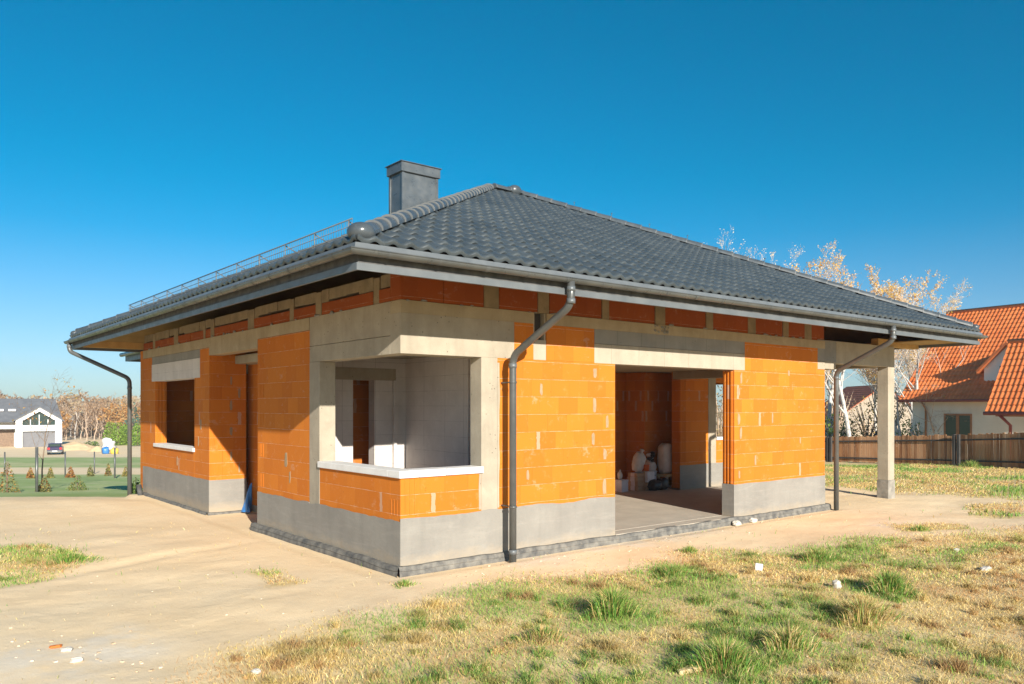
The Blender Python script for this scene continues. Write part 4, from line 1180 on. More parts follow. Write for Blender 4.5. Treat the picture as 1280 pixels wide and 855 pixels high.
M['birch_twig'] = bark_mat('birch_twig', (.50,.40,.34), (.64,.55,.48))
M['bark'] = bark_mat('brown_bark', (.16,.11,.08), (.27,.19,.13))
M['dark_bark'] = bark_mat('dark_bark', (.06,.05,.045), (.12,.10,.09))
M['tan_bark'] = bark_mat('tan_bark', (.42,.31,.22), (.58,.45,.34))
loc_near = True
def grow_tree(trunk, twig, leaves, p, d, L, r, depth, maxd, droop=.0, up=.25, twigs=6, leafp=.5, leafs=.05, pal=None, wig=.16, spread=(.45, .8), nb=(2, 4)):
    n = max(3, int(L/.35)) if depth < 2 else 3
    P = [p.copy()]; Rr = [r]; dd = d.copy()
    for i in range(n):
        dd = (dd + Vector((rng.gauss(0, wig), rng.gauss(0, wig), rng.gauss(0, wig*.5)+up*.12-droop*.1*depth))).normalized()
        P.append(P[-1]+dd*(L/n)); Rr.append(r*(1-.62*(i+1)/n))
    B = trunk if depth < 2 else twig
    B.tube(P, Rr, 9 if depth == 0 else (6 if depth == 1 else 3), 0, caps=depth == 0)
    if depth >= maxd:
        for q in P[1:]:
            if leaves is not None and rng.random() < leafp:
                leaves.add(q+Vector((rng.gauss(0, .05), rng.gauss(0, .05), rng.gauss(0, .05))), leafs*rng.uniform(.7, 1.3), pal[rng.randrange(len(pal))])
        return
    m = rng.randint(*nb) if depth else nb[1]+3
    if depth == maxd-1: m = twigs
    for k in range(m):
        t = rng.uniform(.35 if depth == 0 else .15, 1) if k else 1.
        i = min(n-1, int(t*n)); q = P[i].lerp(P[i+1], t*n-i) if t < 1 else P[-1]
        ax = (P[i+1]-P[i]).normalized(); sd = Vector((rng.gauss(0, 1), rng.gauss(0, 1), rng.gauss(0, .35))); sd -= ax*sd.dot(ax); sd.normalize()
        s = rng.uniform(*spread); nd = (ax*(1-s*.5)+sd*s+Vector((0, 0, up*.35))).normalized()
        grow_tree(trunk, twig, leaves, q, nd, L*rng.uniform(.42, .68)*(1.1-.35*t), max(.004 if loc_near else .012, Rr[i]*rng.uniform(.38, .58)), depth+1, maxd, droop, up, twigs, leafp, leafs, pal, wig*1.15, spread, nb)
BPAL = [np.array(c) for c in ((.70,.42,.04), (.76,.50,.08), (.66,.30,.03), (.76,.66,.48), (.72,.56,.34))]
def tree(name, label, loc, H, r, stems, maxd, twigs, leafp, leafs, pal, barks, cat='tree', group=None, fork=0., up=.25, droop=.3, spread=(.45, .8), nb=(2, 4)):
    e = empty(name, loc, label, cat, group)
    tr, tw, lv = MB(), MB(), Leaves()
    for s in stems:
        grow_tree(tr, tw, lv, Vector(s[0]), Vector(s[1]).normalized(), H*s[2], r*s[3], 0, maxd, droop, up, twigs, leafp, leafs, pal, .07, spread, nb)
    tr.build('trunk', barks[0], e, fix=False)
    c = tw.build('crown', barks[1], e, fix=False)
    if lv.v: lv.build('leaves', c)
    return e
def gl(u, d):
    p = at(u, 500, d); return (p.x, p.y, gz_base(p.x, p.y)-.05)
BB = (M['birch'], M['birch_twig'])
grp = 'birches behind the timber fence'
tree('birch_tree', 'slim white birch trunk seen between the right downpipe and the terrace column', gl(1064, 43.5), 9.2, .135, [((0,0,0), (.02,0,1), .78, 1)], 4, 8, .45, .04, BPAL, BB, 'tree', grp, up=.6, nb=(3, 5))
tree('birch_tree', 'dark footed birch with two white stems right of the terrace column', gl(1131, 45), 8.2, .17, [((0,0,0), (-.10*SC,.10*CC,1), .74, 1), ((.1,0,.3), (.30*SC,-.30*CC,1), .72, .72), ((-.1,0,.2), (-.3*SC,.25*CC,1), .5, .5)], 4, 8, .35, .035, BPAL, BB, 'tree', grp, up=.6, nb=(3, 5))
tree('birch_tree', 'tall birch with orange leaf tufts whose crown rises highest over the roof slope', gl(1034, 58), 11.0, .17, [((0,0,0), (0,0,1), .84, 1), ((.1,0,.2), (.16,-.1,1), .66, .7)], 4, 10, .85, .06, BPAL, BB, 'tree', grp, up=.8, nb=(5, 7))
tree('birch_tree', 'birch with a bright yellow crown tip over the right third of the roof', gl(1098, 60), 10.3, .17, [((0,0,0), (.03,0,1), .84, 1), ((.1,0,.2), (-.16,.12,1), .7, .7)], 4, 10, .8, .06, BPAL, BB, 'tree', grp, up=.8, nb=(5, 7))
tree('birch_tree', 'nearly leafless birch crown closest to the orange roof', gl(1136, 56), 9.8, .17, [((0,0,0), (.05,-.05,1), .8, 1), ((0,0,.2), (.2,-.16,1), .66, .7)], 4, 9, .5, .045, BPAL[3:]+BPAL[:1], BB, 'tree', grp, up=.65, nb=(5, 7))
tree('birch_tree', 'small pale tree tip showing alone over the middle of the roof slope', gl(946, 70), 13.2, .17, [((0,0,0), (0,0,1), .86, 1)], 4, 8, .7, .06, BPAL[3:], BB, 'tree', grp, up=.9, nb=(4, 5))
tree('bare_tree', 'bare brown branching tree beside the dark footed birch, before the orange roof', gl(1180, 44), 5.6, .08, [((0,0,0), (.2,-.2,1), .6, 1), ((0,0,0), (-.3,.1,1), .6, .8)], 4, 7, .02, .04, BPAL, (M['tan_bark'], M['tan_bark']), 'tree', None, up=.2, spread=(.6, .95))
def shrub(name, label, loc, size, n, pal, leafs=.06, twigs=True, cat='shrub', group=None, conic=0., bark='bark'):
    e = empty(name, loc, label, cat, group); lv = Leaves(); tr = MB()
    for k in range(n):
        while True:
            p = Vector((rng.uniform(-1, 1), rng.uniform(-1, 1), rng.uniform(0, 1)))
            rr = (1-p.z)**.85 if conic else math.sqrt(max(0, 1-(p.z*1.0-.3)**2/.55))
            q = math.hypot(p.x, p.y)
            if q < rr*(1+.25*noise.noise(p*3+Vector((loc[0], loc[1], 0)))) and q > rr*rng.random()**.5*.75: break
        pos = Vector((p.x*size[0]/2, p.y*size[1]/2, p.z*size[2]))
        cl = noise.noise(p*4+Vector((loc[0], 2, 1)))
        c = pal[min(len(pal)-1, max(0, int((cl*.9+.5)*len(pal)+rng.uniform(-.7, .7))))]
        lv.add(pos, leafs*rng.uniform(.6, 1.3), c*rng.uniform(.8, 1.2))
    for k in range(14 if twigs else 4):
        a = rng.uniform(0, 6.28); q = Vector((math.cos(a)*size[0]*.38, math.sin(a)*size[1]*.38, size[2]*rng.uniform(.6, 1.0))) if twigs else Vector((rng.gauss(0, .03)*size[0], rng.gauss(0, .03)*size[1], size[2]*.9))
        tr.tube([(0, 0, -.05), q*.5+Vector((0, 0, size[2]*.08)), q], [.02*size[2], .012*size[2], .004], 4)
    tr.build('stem', M[bark], e, fix=False); lv.build('foliage', e); return e
A3 = lambda *c: [np.array(q) for q in c]
GRN = A3((.05,.09,.02), (.09,.15,.03), (.14,.21,.05), (.2,.26,.07)); BRT = A3((.16,.25,.03), (.22,.34,.05), (.28,.4,.07)); RST = A3((.25,.10,.03), (.36,.16,.05), (.42,.24,.08), (.2,.2,.06))
OLV = A3((.14,.15,.05), (.22,.22,.08), (.30,.27,.10)); SPR = A3((.07,.13,.09), (.11,.18,.13), (.16,.24,.17)); YEL = A3((.5,.33,.06), (.42,.30,.08), (.3,.26,.08))
shrub('green_shrub', 'green shrub behind the fence, seen close right of the orange wall end', gl(1046, 50), (3.2, 2.5, 2.6), 900, GRN[1:]+BRT[:1], .09)
shrub('bare_shrub', 'dark twiggy shrub behind the fence, just left of the terrace column', gl(1083, 50), (3.6, 2.6, 2.5), 500, A3((.08,.06,.05), (.14,.11,.08), (.2,.16,.1)), .06, bark='dark_bark')
shrub('green_shrub', 'green shrub behind the fence at the foot of the dark footed birch', gl(1143, 45), (2.4, 2, 2.3), 800, GRN+BRT, .08)
shrub('yellow_shrub', 'tall yellowing shrub behind the terrace column', gl(1108, 52), (4.2, 3, 4.3), 800, YEL, .08, bark='tan_bark')
shrub('yellow_shrub', 'yellowing shrub glimpsed through the small window right of the doorway', gl(1005, 60), (6, 4, 5), 900, YEL+GRN[1:2], .1, bark='tan_bark')
shrub('brown_shrub', 'tall brown twiggy shrub glimpsed through the small rear window', gl(900, 58), (6, 4, 5.2), 1300, A3((.2,.15,.08), (.32,.24,.12), (.42,.34,.2)), .09, bark='tan_bark')

# ================================================================== TIMBER FENCE (right)
fence = empty('timber_fence', gl(1126, 30.9), 'brown upright plank fence with black rails on the right', 'fence')
t = NT('fence_plank', .85, spec=.15)
xx, yy, zz = t.sep(t.pos)
wn = t.n('ShaderNodeTexWhiteNoise', noise_dimensions='1D'); 
s_ = t.math('FLOOR', t.math('DIVIDE', t.math('ADD', t.math('MULTIPLY', xx, .63+.4), t.math('MULTIPLY', yy, .77)), .105)); t.l(s_, wn.inputs['W'])
cc = t.ramp(wn.outputs['Value'], [(0., (.24,.105,.045)), (.5, (.40,.19,.085)), (1., (.54,.30,.16))])
cc = t.mix(t.math('MULTIPLY', t.ramp(t.noise(1, 5, vec=t.vscale(t.pos, (14, 14, 1.2)), rough=.7), [(.45, 0.), (.75, 1.)]), .6), cc, (.56,.38,.24))
t.color(cc); t.bump(t.noise(1, 4, vec=t.vscale(t.pos, (40, 40, 2))), .4, .01); M['plank'] = t.m
fk = [(950, 35.9), (1033, 33.5), (1126, 30.9), (1198, 29.0), (1274, 27.0), (1330, 25.6)]
FP = [Vector(gl(u, d)) for u, d in fk]
FP = [FP[0]+(FP[0]-FP[1])*2.0] + FP + [FP[-1]+(FP[-1]-FP[-2])*1.5]
def along(P, s):
    for a, b in zip(P, P[1:]):
        L = (b-a).length
        if s <= L: return a+(b-a)*(s/L), (b-a).normalized()
        s -= L
    return P[-1], (P[-1]-P[-2]).normalized()
tot = sum((b-a).length for a, b in zip(FP, FP[1:]))
Winv = Matrix.Translation(-Vector(fence.location))
def fh(p):
    la, dd = latd(p.x, p.y); return lerpk([(25.5, 1.25), (27, 1.23), (29, 1.15), (30.9, 1.1), (33.5, 1.03), (36, 1.0)], dd)
pk = MB(); rl = MB(); rails = []
s = 0.
while s < tot:
    p, d = along(FP, s); nrm = Vector((d.y, -d.x, 0)); z0 = gz_base(p.x, p.y)
    w = .088; h = fh(p)+rng.uniform(-.022, .022); z0 += rng.uniform(.0, .05)
    ang = math.atan2(d.y, d.x); Mx = Winv @ Matrix.Translation((p.x, p.y, z0)) @ Matrix.Rotation(ang, 4, 'Z') @ Matrix.Rotation(rng.gauss(0, .006), 4, 'Y')
    pk.box(0, w, -.012, .012, .02, h, M=Mx, ch=.004); s += .098
pk.build('fence_plank', M['plank'], fence)
n = 60; prev = {}
for k in range(n+1):
    p, d = along(FP, tot*k/n); z0 = gz_base(p.x, p.y)
    for hf in (.2, .85):
        hh = hf*fh(p)
        q = Vector((p.x, p.y, z0+hh)) + Vector((-d.y, d.x, 0))*-1*.0
        nv = Vector((d.y, -d.x, 0)); side = -1 if (CAM-q).dot(nv) < 0 else 1
        q = q+nv*side*.03
        if hf in prev:
            a = prev[hf]; u1, u2 = Vector((0, 0, .028)), nv*side*.028
            i = len(rl.v); rl.v += [tuple(Winv @ z) for z in (a-u1, q-u1, q-u1+u2, a-u1+u2, a+u1, q+u1, q+u1+u2, a+u1+u2)]
            for f in ((0,3,2,1),(4,5,6,7),(0,1,5,4),(1,2,6,5),(2,3,7,6),(3,0,4,7)): rl.f.append(tuple(i+z for z in f)); rl.mi.append(0); rl.sm.append(False)
        prev[hf] = q
rl.build_each('fence_rail', M['dark'], fence)
for u, d_ in ((960, 35.6), (1038, 33.35), (1197, 29.0), (1330, 25.6)):
    p = Vector(gl(u, d_)); dirv = (FP[-2]-FP[1]).normalized(); nv = Vector((dirv.y, -dirv.x, 0)); side = -1 if (CAM-p).dot(nv) < 0 else 1
    p = p+nv*side*.09; b = MB(); Mx = Winv @ Matrix.Translation(p) @ Matrix.Rotation(math.atan2(dirv.y, dirv.x), 4, 'Z')
    b.box(-.13, -.03, -.05, .05, -.1, fh(p)*1.08, M=Mx, ch=.008); b.box(.03, .13, -.05, .05, -.1, fh(p)*1.08, M=Mx, ch=.008); b.build_each('fence_post', M['dark'], fence)

# ================================================================== NEIGHBOUR HOUSE (orange roof)
M['otile'] = tile_mat('orange_roof_tile', (.60,.145,.035), (.74,.22,.06), .5, (.78,.36,.16), .3)
M['oboard'] = mottled('orange_verge', (.5,.13,.04), (.6,.18,.06), 4, .5)
M['redmetal'] = metal_mat('red_brown_gutter', (.20,.03,.02), (.28,.05,.03), .4, .1)
M['cream'] = mottled('cream_render', (.70,.66,.56), (.80,.76,.66), 1.5, .9, .15)
M['glass'] = NT('window_glass', .08, spec=.6).color((.03,.05,.045))
M['wframe'] = mottled('brown_window_frame', (.30,.12,.04), (.4,.17,.06), 5, .5)
av = Vector((.53*SC-.848*CC, -.53*CC-.848*SC, 0)).normalized()      # along the ridge, to the right and nearer
pv = Vector((-.848*SC-.53*CC, .848*CC-.53*SC, 0)).normalized()     # down the slope that faces us
rx, ry = ld(26.2, 47.6)
NB = Matrix(((av.x, pv.x, 0, rx), (av.y, pv.y, 0, ry), (0, 0, 1, 0), (0, 0, 0, 1))); NBi = NB.inverted()
gzN = -1.4
nbh = empty('neighbour_house', (rx, ry, gzN), 'cream house with steep orange tiled roof and dormer on the far right', 'house')
nbh_inv = Matrix.Translation((-rx, -ry, -gzN))
def npart(name, b, mat, parent=None, fix=True):
    b.v = [tuple(nbh_inv @ (NB @ Vector(v))) for v in b.v]
    return b.build(name, mat, parent or nbh, fix=fix)
RZ, EZ, RUNN = 7.55, 2.32, 4.93
def nray(u, v, plane_p, plane_n):
    o = NBi @ CAM; d = (NBi @ at(u, v, 10.)) - o
    t = (Vector(plane_p)-o).dot(plane_n)/d.dot(plane_n); return o+d*t
def ntiles(O, U, Vv, L, SL, par=None, **k):
    O = NB @ Vector(O); U = NB.to_3x3() @ Vector(U).normalized(); Vv = NB.to_3x3() @ Vector(Vv).normalized(); N = U.cross(Vv)
    if N.z < 0: N = -N
    o = tile_face(nbh_inv @ O, U, Vv, N, L, SL, hip=False, mat=M['otile'], ns=5, lam=.22, crs=.36, parent=par or nbh, **k); return o
LN = 15.
sl = math.hypot(RUNN, RZ-EZ)
ntiles((0, RUNN, EZ), (1,0,0), (0,-RUNN,RZ-EZ), LN, sl)
ntiles((0, -RUNN, EZ), (1,0,0), (0,RUNN,RZ-EZ), LN, sl)
b = MB(); b.prism([(RUNN-.02, EZ-.1), (RUNN-.02, EZ-.04), (0, RZ-.06), (-RUNN+.02, EZ-.04), (-RUNN+.02, EZ-.1), (0, RZ-.25)], -.0, LN, 'x'); npart('roof_board', b, M['oboard'])
b = MB(); b.prism([(RUNN+.01, EZ-.14), (RUNN+.02, EZ+.05), (0, RZ+.06), (-RUNN, EZ+.05), (-RUNN, EZ-.14), (0, RZ-.16)], -.06, -.0, 'x'); npart('verge_board', b, M['oboard'])
b = MB(); b.tube([(-.05, 0, RZ+.02), (LN, 0, RZ+.02)], .13, 10); npart('ridge_cap', b, M['otile'])
b = MB(); b.tube([(-.05, RUNN+.06, EZ-.05), (LN, RUNN+.06, EZ-.05)], .075, 10); npart('gutter', b, M['redmetal'])
b = MB(); b.box(.45, LN-.4, -RUNN+.5, RUNN-.5, gzN-.5, EZ+.02); b.prism([(RUNN-.5, EZ+.02), (0, RZ-.4), (-RUNN+.5, EZ+.02)], .45, .8, 'x'); npart('wall', b, M['cream'])
yw = RUNN-.5
p0 = nray(1180, 517, (0, yw, 0), Vector((0, 1, 0))); p1 = nray(1215, 548, (0, yw, 0), Vector((0, 1, 0)))
def nwindow(x0, x1, z0, z1, y, mull=True):
    f = MB(); w = .09
    f.box(x0, x1, y-.02, y+.03, z1-w, z1); f.box(x0, x1, y-.02, y+.03, z0, z0+w); f.box(x0, x0+w, y-.02, y+.03, z0+w, z1-w); f.box(x1-w, x1, y-.02, y+.03, z0+w, z1-w)
    if mull: f.box((x0+x1)/2-.08, (x0+x1)/2+.08, y-.02, y+.03, z0+w, z1-w)
    o = npart('window', f, M['wframe']); g = MB(); g.box(x0+.02, x1-.02, y-.01, y+.006, z0+.02, z1-.02); npart('pane', g, M['glass'], o)
nwindow(p0.x, p1.x, p1.z-.3, p0.z, yw)
q0 = nray(1158, 505, (0, yw, 0), Vector((0, 1, 0)))
b = MB(); b.tube([(q0.x, RUNN, EZ-.1), (q0.x, yw+.07, EZ-.5), (q0.x, yw+.07, gzN)], .05, 8); npart('downpipe', b, M['wframe'])
# wing in front
e0 = NBi @ at(1232, 515, 36.0); r0 = NBi @ at(1257, 428, 37.3)
wy0, wz0 = e0.y, e0.z; wy1, wz1 = min(r0.y, wy0-1.7), r0.z; wx = e0.x
WL = 9.
slw = math.hypot(wy0-wy1, wz1-wz0)
ntiles((wx, wy0, wz0), (1,0,0), (0, wy1-wy0, wz1-wz0), WL, slw)
b = MB(); b.prism([(wy0, wz0-.08), (wy0, wz0-.02), (wy1, wz1-.04), (RUNN-2.5, wz1-.06), (RUNN-2.5, wz1-.2), (wy1, wz1-.22)], wx+.0, wx+WL, 'x'); npart('roof_board', b, M['otile'])
b = MB(); b.tube([(wx-.05, wy1, wz1+.02), (wx+WL, wy1, wz1+.02)], .12, 10); npart('ridge_cap', b, M['otile'])
b = MB(); b.tube([(wx-.05, wy0+.06, wz0-.06), (wx+WL, wy0+.06, wz0-.06)], .085, 10); npart('gutter', b, M['redmetal'])
b = MB(); b.prism([(wy0-.25, wz0+.05), (wy1, wz1-.25), (yw, wz1-.25), (yw, wz0+.05)], wx+.35, wx+.6, 'x'); npart('wall', b, M['cream'])
b = MB(); b.box(wx+.3, wx+WL-.3, wy0-.45, wy0-.25, wz0-.2, wz0-.02); npart('porch_beam', b, M['wframe'])
q0 = nray(1263, 520, (0, wy0-.4, 0), Vector((0, 1, 0)))
b = MB(); b.tube([(q0.x-.3, wy0, wz0-.1), (q0.x, wy0-.4, wz0-.6), (q0.x, wy0-.4, gzN-.3)], .07, 8); npart('downpipe', b, M['redmetal'])
# dormer
pn = Vector((0, RZ-EZ, RUNN)).normalized()
B1 = nray(1230, 477, (0, 0, RZ), pn); yd = B1.y
ap = nray(1259, 427, (0, yd+.15, 0), Vector((0, 1, 0))); el = nray(1222, 463, (0, yd+.15, 0), Vector((0, 1, 0)))
hw = ap.x-B1.x; xa = ap.x
slope = (ap.z-el.z)/(ap.x-el.x)
wt = ap.z-slope*hw-.1
b = MB(); b.prism([(xa-hw, B1.z-.15), (xa+hw, B1.z-.15), (xa+hw, wt), (xa, ap.z-.15), (xa-hw, wt)], yd-3.2, yd, 'y'); npart('dormer', b, M['white_paint'])
for sgn in (-1, 1):
    ex = xa+sgn*(ap.x-el.x); yb = yd-4.2
    b = MB(); q = [(ex, yd+.3, el.z), (xa, yd+.3, ap.z), (xa, yb, ap.z), (ex, yb, el.z)]
    dn = Vector((0, 0, -.16)); i = 0
    b.v += [tuple(Vector(z)) for z in q]+[tuple(Vector(z)+dn) for z in q]
    for f in ((0,1,2,3),(7,6,5,4),(0,4,5,1),(1,5,6,2),(2,6,7,3),(3,7,4,0)): b.f.append(f); b.mi.append(0); b.sm.append(False)
    npart('dormer_roof', b, M['oboard'])
b = MB(); b.box(xa-hw*.42, xa+hw*.42, yd, yd+.04, B1.z+.35, wt+.12); o = npart('window', b, M['white_paint']); b = MB(); b.box(xa-hw*.34, xa-.04, yd+.041, yd+.05, B1.z+.42, wt+.05); b.box(xa+.04, xa+hw*.34, yd+.041, yd+.05, B1.z+.42, wt+.05); npart('pane', b, M['glass'], o)

# ------------------------------------------------------------------ house far behind the birches
def simple_house(name, label, loc, rz, w, dpt, hw_, hr, roofm, wallm, cat='house', wins=()):
    e = empty(name, loc, label, cat, None, rz)
    b = MB(); b.box(-w/2, w/2, -dpt/2, dpt/2, -.6, hw_); b.prism([(-dpt/2, hw_), (dpt/2, hw_), (0, hr-.1)], -w/2, w/2, 'x'); b.build('wall', wallm, e)
    sl_ = math.hypot(dpt/2+.5, hr-hw_+.25)
    for s in (-1, 1):
        tile_face((-w/2-.5, s*(dpt/2+.5), hw_-.2), (1,0,0), Vector((0, -s*(dpt/2+.5), hr-hw_+.25)).normalized(), Vector((0, s*(hr-hw_+.25), dpt/2+.5)).normalized(), w+1, sl_, hip=False, mat=roofm, ns=4, lam=.3, crs=.45, parent=e)
    b = MB(); b.prism([(-dpt/2-.5, hw_-.28), (-dpt/2-.5, hw_-.22), (0, hr), (dpt/2+.5, hw_-.22), (dpt/2+.5, hw_-.28), (0, hr-.2)], -w/2-.48, w/2+.48, 'x'); b.build('roof_board', roofm, e)
    for (x0, x1, z0, z1) in wins:
        f = MB(); f.box(x0, x1, -dpt/2-.03, -dpt/2, z0, z1); o = f.build('window', M['white_paint'], e); g = MB(); g.box(x0+.08, x1-.08, -dpt/2-.045, -dpt/2-.031, z0+.08, z1-.08); g.build('pane', M['glass'], o)
    return e
M['yellow'] = mottled('yellow_render', (.60,.50,.30), (.68,.58,.38), 1, .9, .1)
x, y, z = gl(1080, 96)
simple_house('far_house', 'grey beige gabled house with orange roof edges far behind the birches', (x, y, z-.2), rzl_+R(90), 9, 8.6, 3.0, 6.2, tile_mat('red_brown_roof', (.34,.08,.03), (.46,.13,.05), .6), mottled('beige_render', (.30,.25,.19), (.38,.32,.25), 1, .9, .1))
shrub('bare_shrub', 'tall brown twiggy shrub behind the fence beside the right downpipe', gl(1044, 60), (4.5, 3, 4.6), 900, A3((.16,.11,.08), (.26,.19,.13), (.36,.28,.2)), .07, bark='tan_bark')
shrub('yellow_shrub', 'straw coloured shrub behind the fence left of the terrace column', gl(1086, 62), (4.5, 3, 4.2), 800, YEL+A3((.5,.42,.26)), .07, bark='tan_bark')
shrub('brown_shrub', 'brown leafless shrub behind the fence right of the dark footed birch', gl(1155, 40), (2.4, 2, 2.0), 260, A3((.2,.15,.1), (.32,.24,.16)), .04, bark='tan_bark')

# ================================================================== LEFT DISTANCE
LD = Matrix(((SC, CC, 0, CAM.x), (-CC, SC, 0, CAM.y), (0, 0, 1, 0), (0, 0, 0, 1)))   # (lat, depth, z) -> world
rzl = -math.atan2(CC, SC)   # turn of local x (lat) in world
def dhouse():
    D = 120.; lt = lambda u: (u-640)/FPX*D; zt = lambda v: 1.96-(v-HOR)*D/FPX
    gzz = -4.25; PHI = math.atan((640-48)/FPX); DI = D/math.cos(PHI)
    x0_, y0_ = ld(lt(48), D)
    e = empty('modern_house', (x0_, y0_, gzz), 'white modern house with dark roof, glazed gable and grey garage door', 'house', None, rzl+PHI)
    X = lambda u, y=0.: math.tan(math.atan((u-640)/FPX)+PHI)*(DI+y)
    Z = lambda v: zt(v)-gzz
    dk = tile_mat('slate_roof', (.10,.105,.115), (.15,.155,.165), .6)
    gd = mottled('garage_door_grey', (.12,.12,.13), (.15,.15,.16), 2, .6)
    xl, xr, xa = X(19.5), X(77.5), X(49.5); ze, za = Z(525), Z(509)
    # white frame: two piers, lintel, gable bands
    b = MB(); b.box(xl, X(28), -.1, .9, -.3, ze); b.box(X(69), xr, -.1, .9, -.3, ze); b.box(X(28), X(69), 0, .9, Z(539), Z(531.5))
    for s, a in ((-1, xl), (1, xr)):
        b.prism([(a, ze), (a-s*1.05, ze), (xa, za-.62), (xa, za)], -.12, .9, 'y')
    b.build('wall', M['white_paint'], e)
    b = MB(); b.box(X(28), X(69), .45, .55, -.3, Z(539)); b.build('garage_door', gd, e)
    b = MB(); b.prism([(X(28), Z(531.5)), (X(69), Z(531.5)), (X(69), Z(525)), (xa, za-.5), (X(28), Z(525))], .5, .6, 'y'); f = b.build('gable_window', M['glass'], e)
    b = MB()
    for u in (38, 49, 60): b.box(X(u)-.05, X(u)+.05, .45, .499, Z(531.5), Z(531.5)+1.6*(1-abs(u-49)/24))
    b.build_each('frame', M['white_paint'], f)
    # roofs
    b = MB()
    for s, a in ((-1, xl), (1, xr)):
        q = [(a+s*.35, -.35, ze-.12), (xa, -.35, za+.1), (xa, 10, za+.1), (a+s*.35, 10, ze-.12)]
        i = len(b.v); dn = Vector((0, 0, -.12)); b.v += [tuple(z) for z in q]+[tuple(Vector(z)+dn) for z in q]
        for f in ((0,1,2,3),(7,6,5,4),(0,4,5,1),(1,5,6,2),(2,6,7,3),(3,7,4,0)): b.f.append(tuple(i+z for z in f)); b.mi.append(0); b.sm.append(False)
    b.build('roof', dk, e)
    # main wing to the left with its long roof
    zr_, ze2 = Z(499), Z(528)
    xL = -22.
    b = MB(); b.box(xL, X(76.5, 4.5), 4.5, 11.5, -.3, ze2+.1); b.build('wall', M['white_paint'], e)
    b = MB(); b.v += [(xL-.5, 2.6, ze2), (X(79.5, 2.6), 2.6, ze2), (X(69, 8.5), 8.5, zr_*1.02), (xL+3, 8.5, zr_*1.02), (xL-.5, 13.5, ze2), (X(77, 13.5), 13.5, ze2)]
    b.f += [(0,1,2,3), (4,3,2,5), (1,5,2), (0,3,4), (0,4,5,1)]; b.mi += [0]*5; b.sm += [False]*5
    r_ = b.build('roof', dk, e)
    for u in (14, -2):
        b = MB(); b.box(X(u)-.5, X(u)+.5, 4.9, 6.0, Z(514), Z(512.3)+.1); b.build('skylight', M['white_paint'], r_)
    b = MB(); b.box(xL, xl-.02, 2.7, 3.0, Z(536), Z(531.5)); b.box(xL, xL+.3, 2.7, 3.0, -.3, Z(536)); b.build('porch_beam', M['white_paint'], e)
    b = MB(); b.box(xL+1, xl-.3, 4.44, 4.49, -.2, Z(538)); b.build('porch_wall', M['bark'], e)
    return e
dhouse()
def car(u, d, label):
    x, y = ld((u-640)/FPX*d, d); z = gz_base(x, y)+.02
    e = empty('parked_car', (x, y, z), label, 'car', None, rzl+math.atan((640-u)/FPX)-.05)
    paint = NT('dark_car_paint', .25, .2, .5).color((.035,.03,.08))
    L, W = 3.9, 1.68
    b = MB(); b.prism([(-L/2, .35), (-L/2, .95), (-L/2+.5, 1.0), (L/2-.9, .95), (L/2, .75), (L/2, .3)], -W/2, W/2, 'x')
    b.prism([(-L/2+.15, .98), (-L/2+.55, 1.42), (-L/2+1.9, 1.45), (-L/2+2.7, .97)], -W/2+.12, W/2-.12, 'x'); b.build('body', paint, e)
    b = MB(); b.box(-W/2+.25, W/2-.25, -L/2+.18, -L/2+.32, 1.05, 1.36); b.build('rear_window', M['glass'], e)
    b = MB(); b.box(-W/2+.02, W/2-.02, -L/2-.09, -L/2+.02, .32, .56, ch=.02); b.build('bumper', M['metal'], e)
    b = MB(); b.box(-.28, .28, -L/2-.11, -L/2-.091, .42, .54); b.build('number_plate', M['white_paint'], e)
    for s in (-1, 1):
        b = MB(); b.box(s*W/2*.78-.13, s*W/2*.78+.13, -L/2-.03, -L/2+.02, .66, .92, ch=.01); b.build('tail_light', mottled('tail_light_red', (.5,.02,.02), (.6,.04,.03)), e)
        for yy in (-L/2+.75, L/2-.75):
            b = MB(); b.tube([(s*(W/2-.2), yy, .31), (s*(W/2+.01), yy, .31)], .31, 16); w = b.build('wheel', M['blackbag'], e)
            b = MB(); b.tube([(s*(W/2-.0), yy, .31), (s*(W/2+.02), yy, .31)], .19, 12); b.build('rim', M['metal'], w)
    return e
car(69.5, 101, 'dark blue hatchback parked tail on before the white house')
def heap(u, d, w, h, label, name='sand_heap', cat='sand heap', mat=None, seed=1):
    x, y = ld((u-640)/FPX*d, d); z = gz_base(x, y); b = MB(); n = 26; prev = None
    for i in range(10):
        t = i/9; ring = []
        for k in range(n):
            a = 2*math.pi*k/n; r = w/2*t*(1+.18*noise.noise(Vector((math.cos(a)*2, math.sin(a)*2, seed)))); ring.append((r*math.cos(a), r*math.sin(a)*.7, h*(1-t**1.3)+.1*h*noise.noise(Vector((r*math.cos(a), r*math.sin(a), seed)))-.1))
        if prev:
            for k in range(n): b.quad(prev[k], ring[k], ring[(k+1) % n], prev[(k+1) % n], 0, True)
        prev = ring
    o = b.build(name, mat or M['sandheap'], None); o.location = (x, y, z); return tag(o, label, cat)
M['sandheap'] = mottled('heap_sand', (.52,.36,.20), (.64,.46,.27), 2, .95, .5, 12)
heap(93, 112, 7.5, 1.25, 'large sand heap right of the white house', seed=3)
heap(122, 108, 3., .85, 'small sand heap beside the white tarpaulin', seed=7)
def blobthing(name, u, v, d, r, label, cat, mat, seed=0, sq=2.4):
    p = at(u, v, d); b = MB(); b.blob((0, 0, 0), r, seed, .7 if 'tarp' in name else .25, 1.8, sq, 0, 22); o = b.build(name, mat, None); zz = gz_base(p.x, p.y); o.location = (p.x, p.y, zz+r[2]*.8); return tag(o, label, cat)
blobthing('tarpaulin_heap', 136, 553, 105, (.85, .7, .95), 'white tarpaulin covered heap far left of the downpipe', 'tarpaulin', M['sack'], 4)
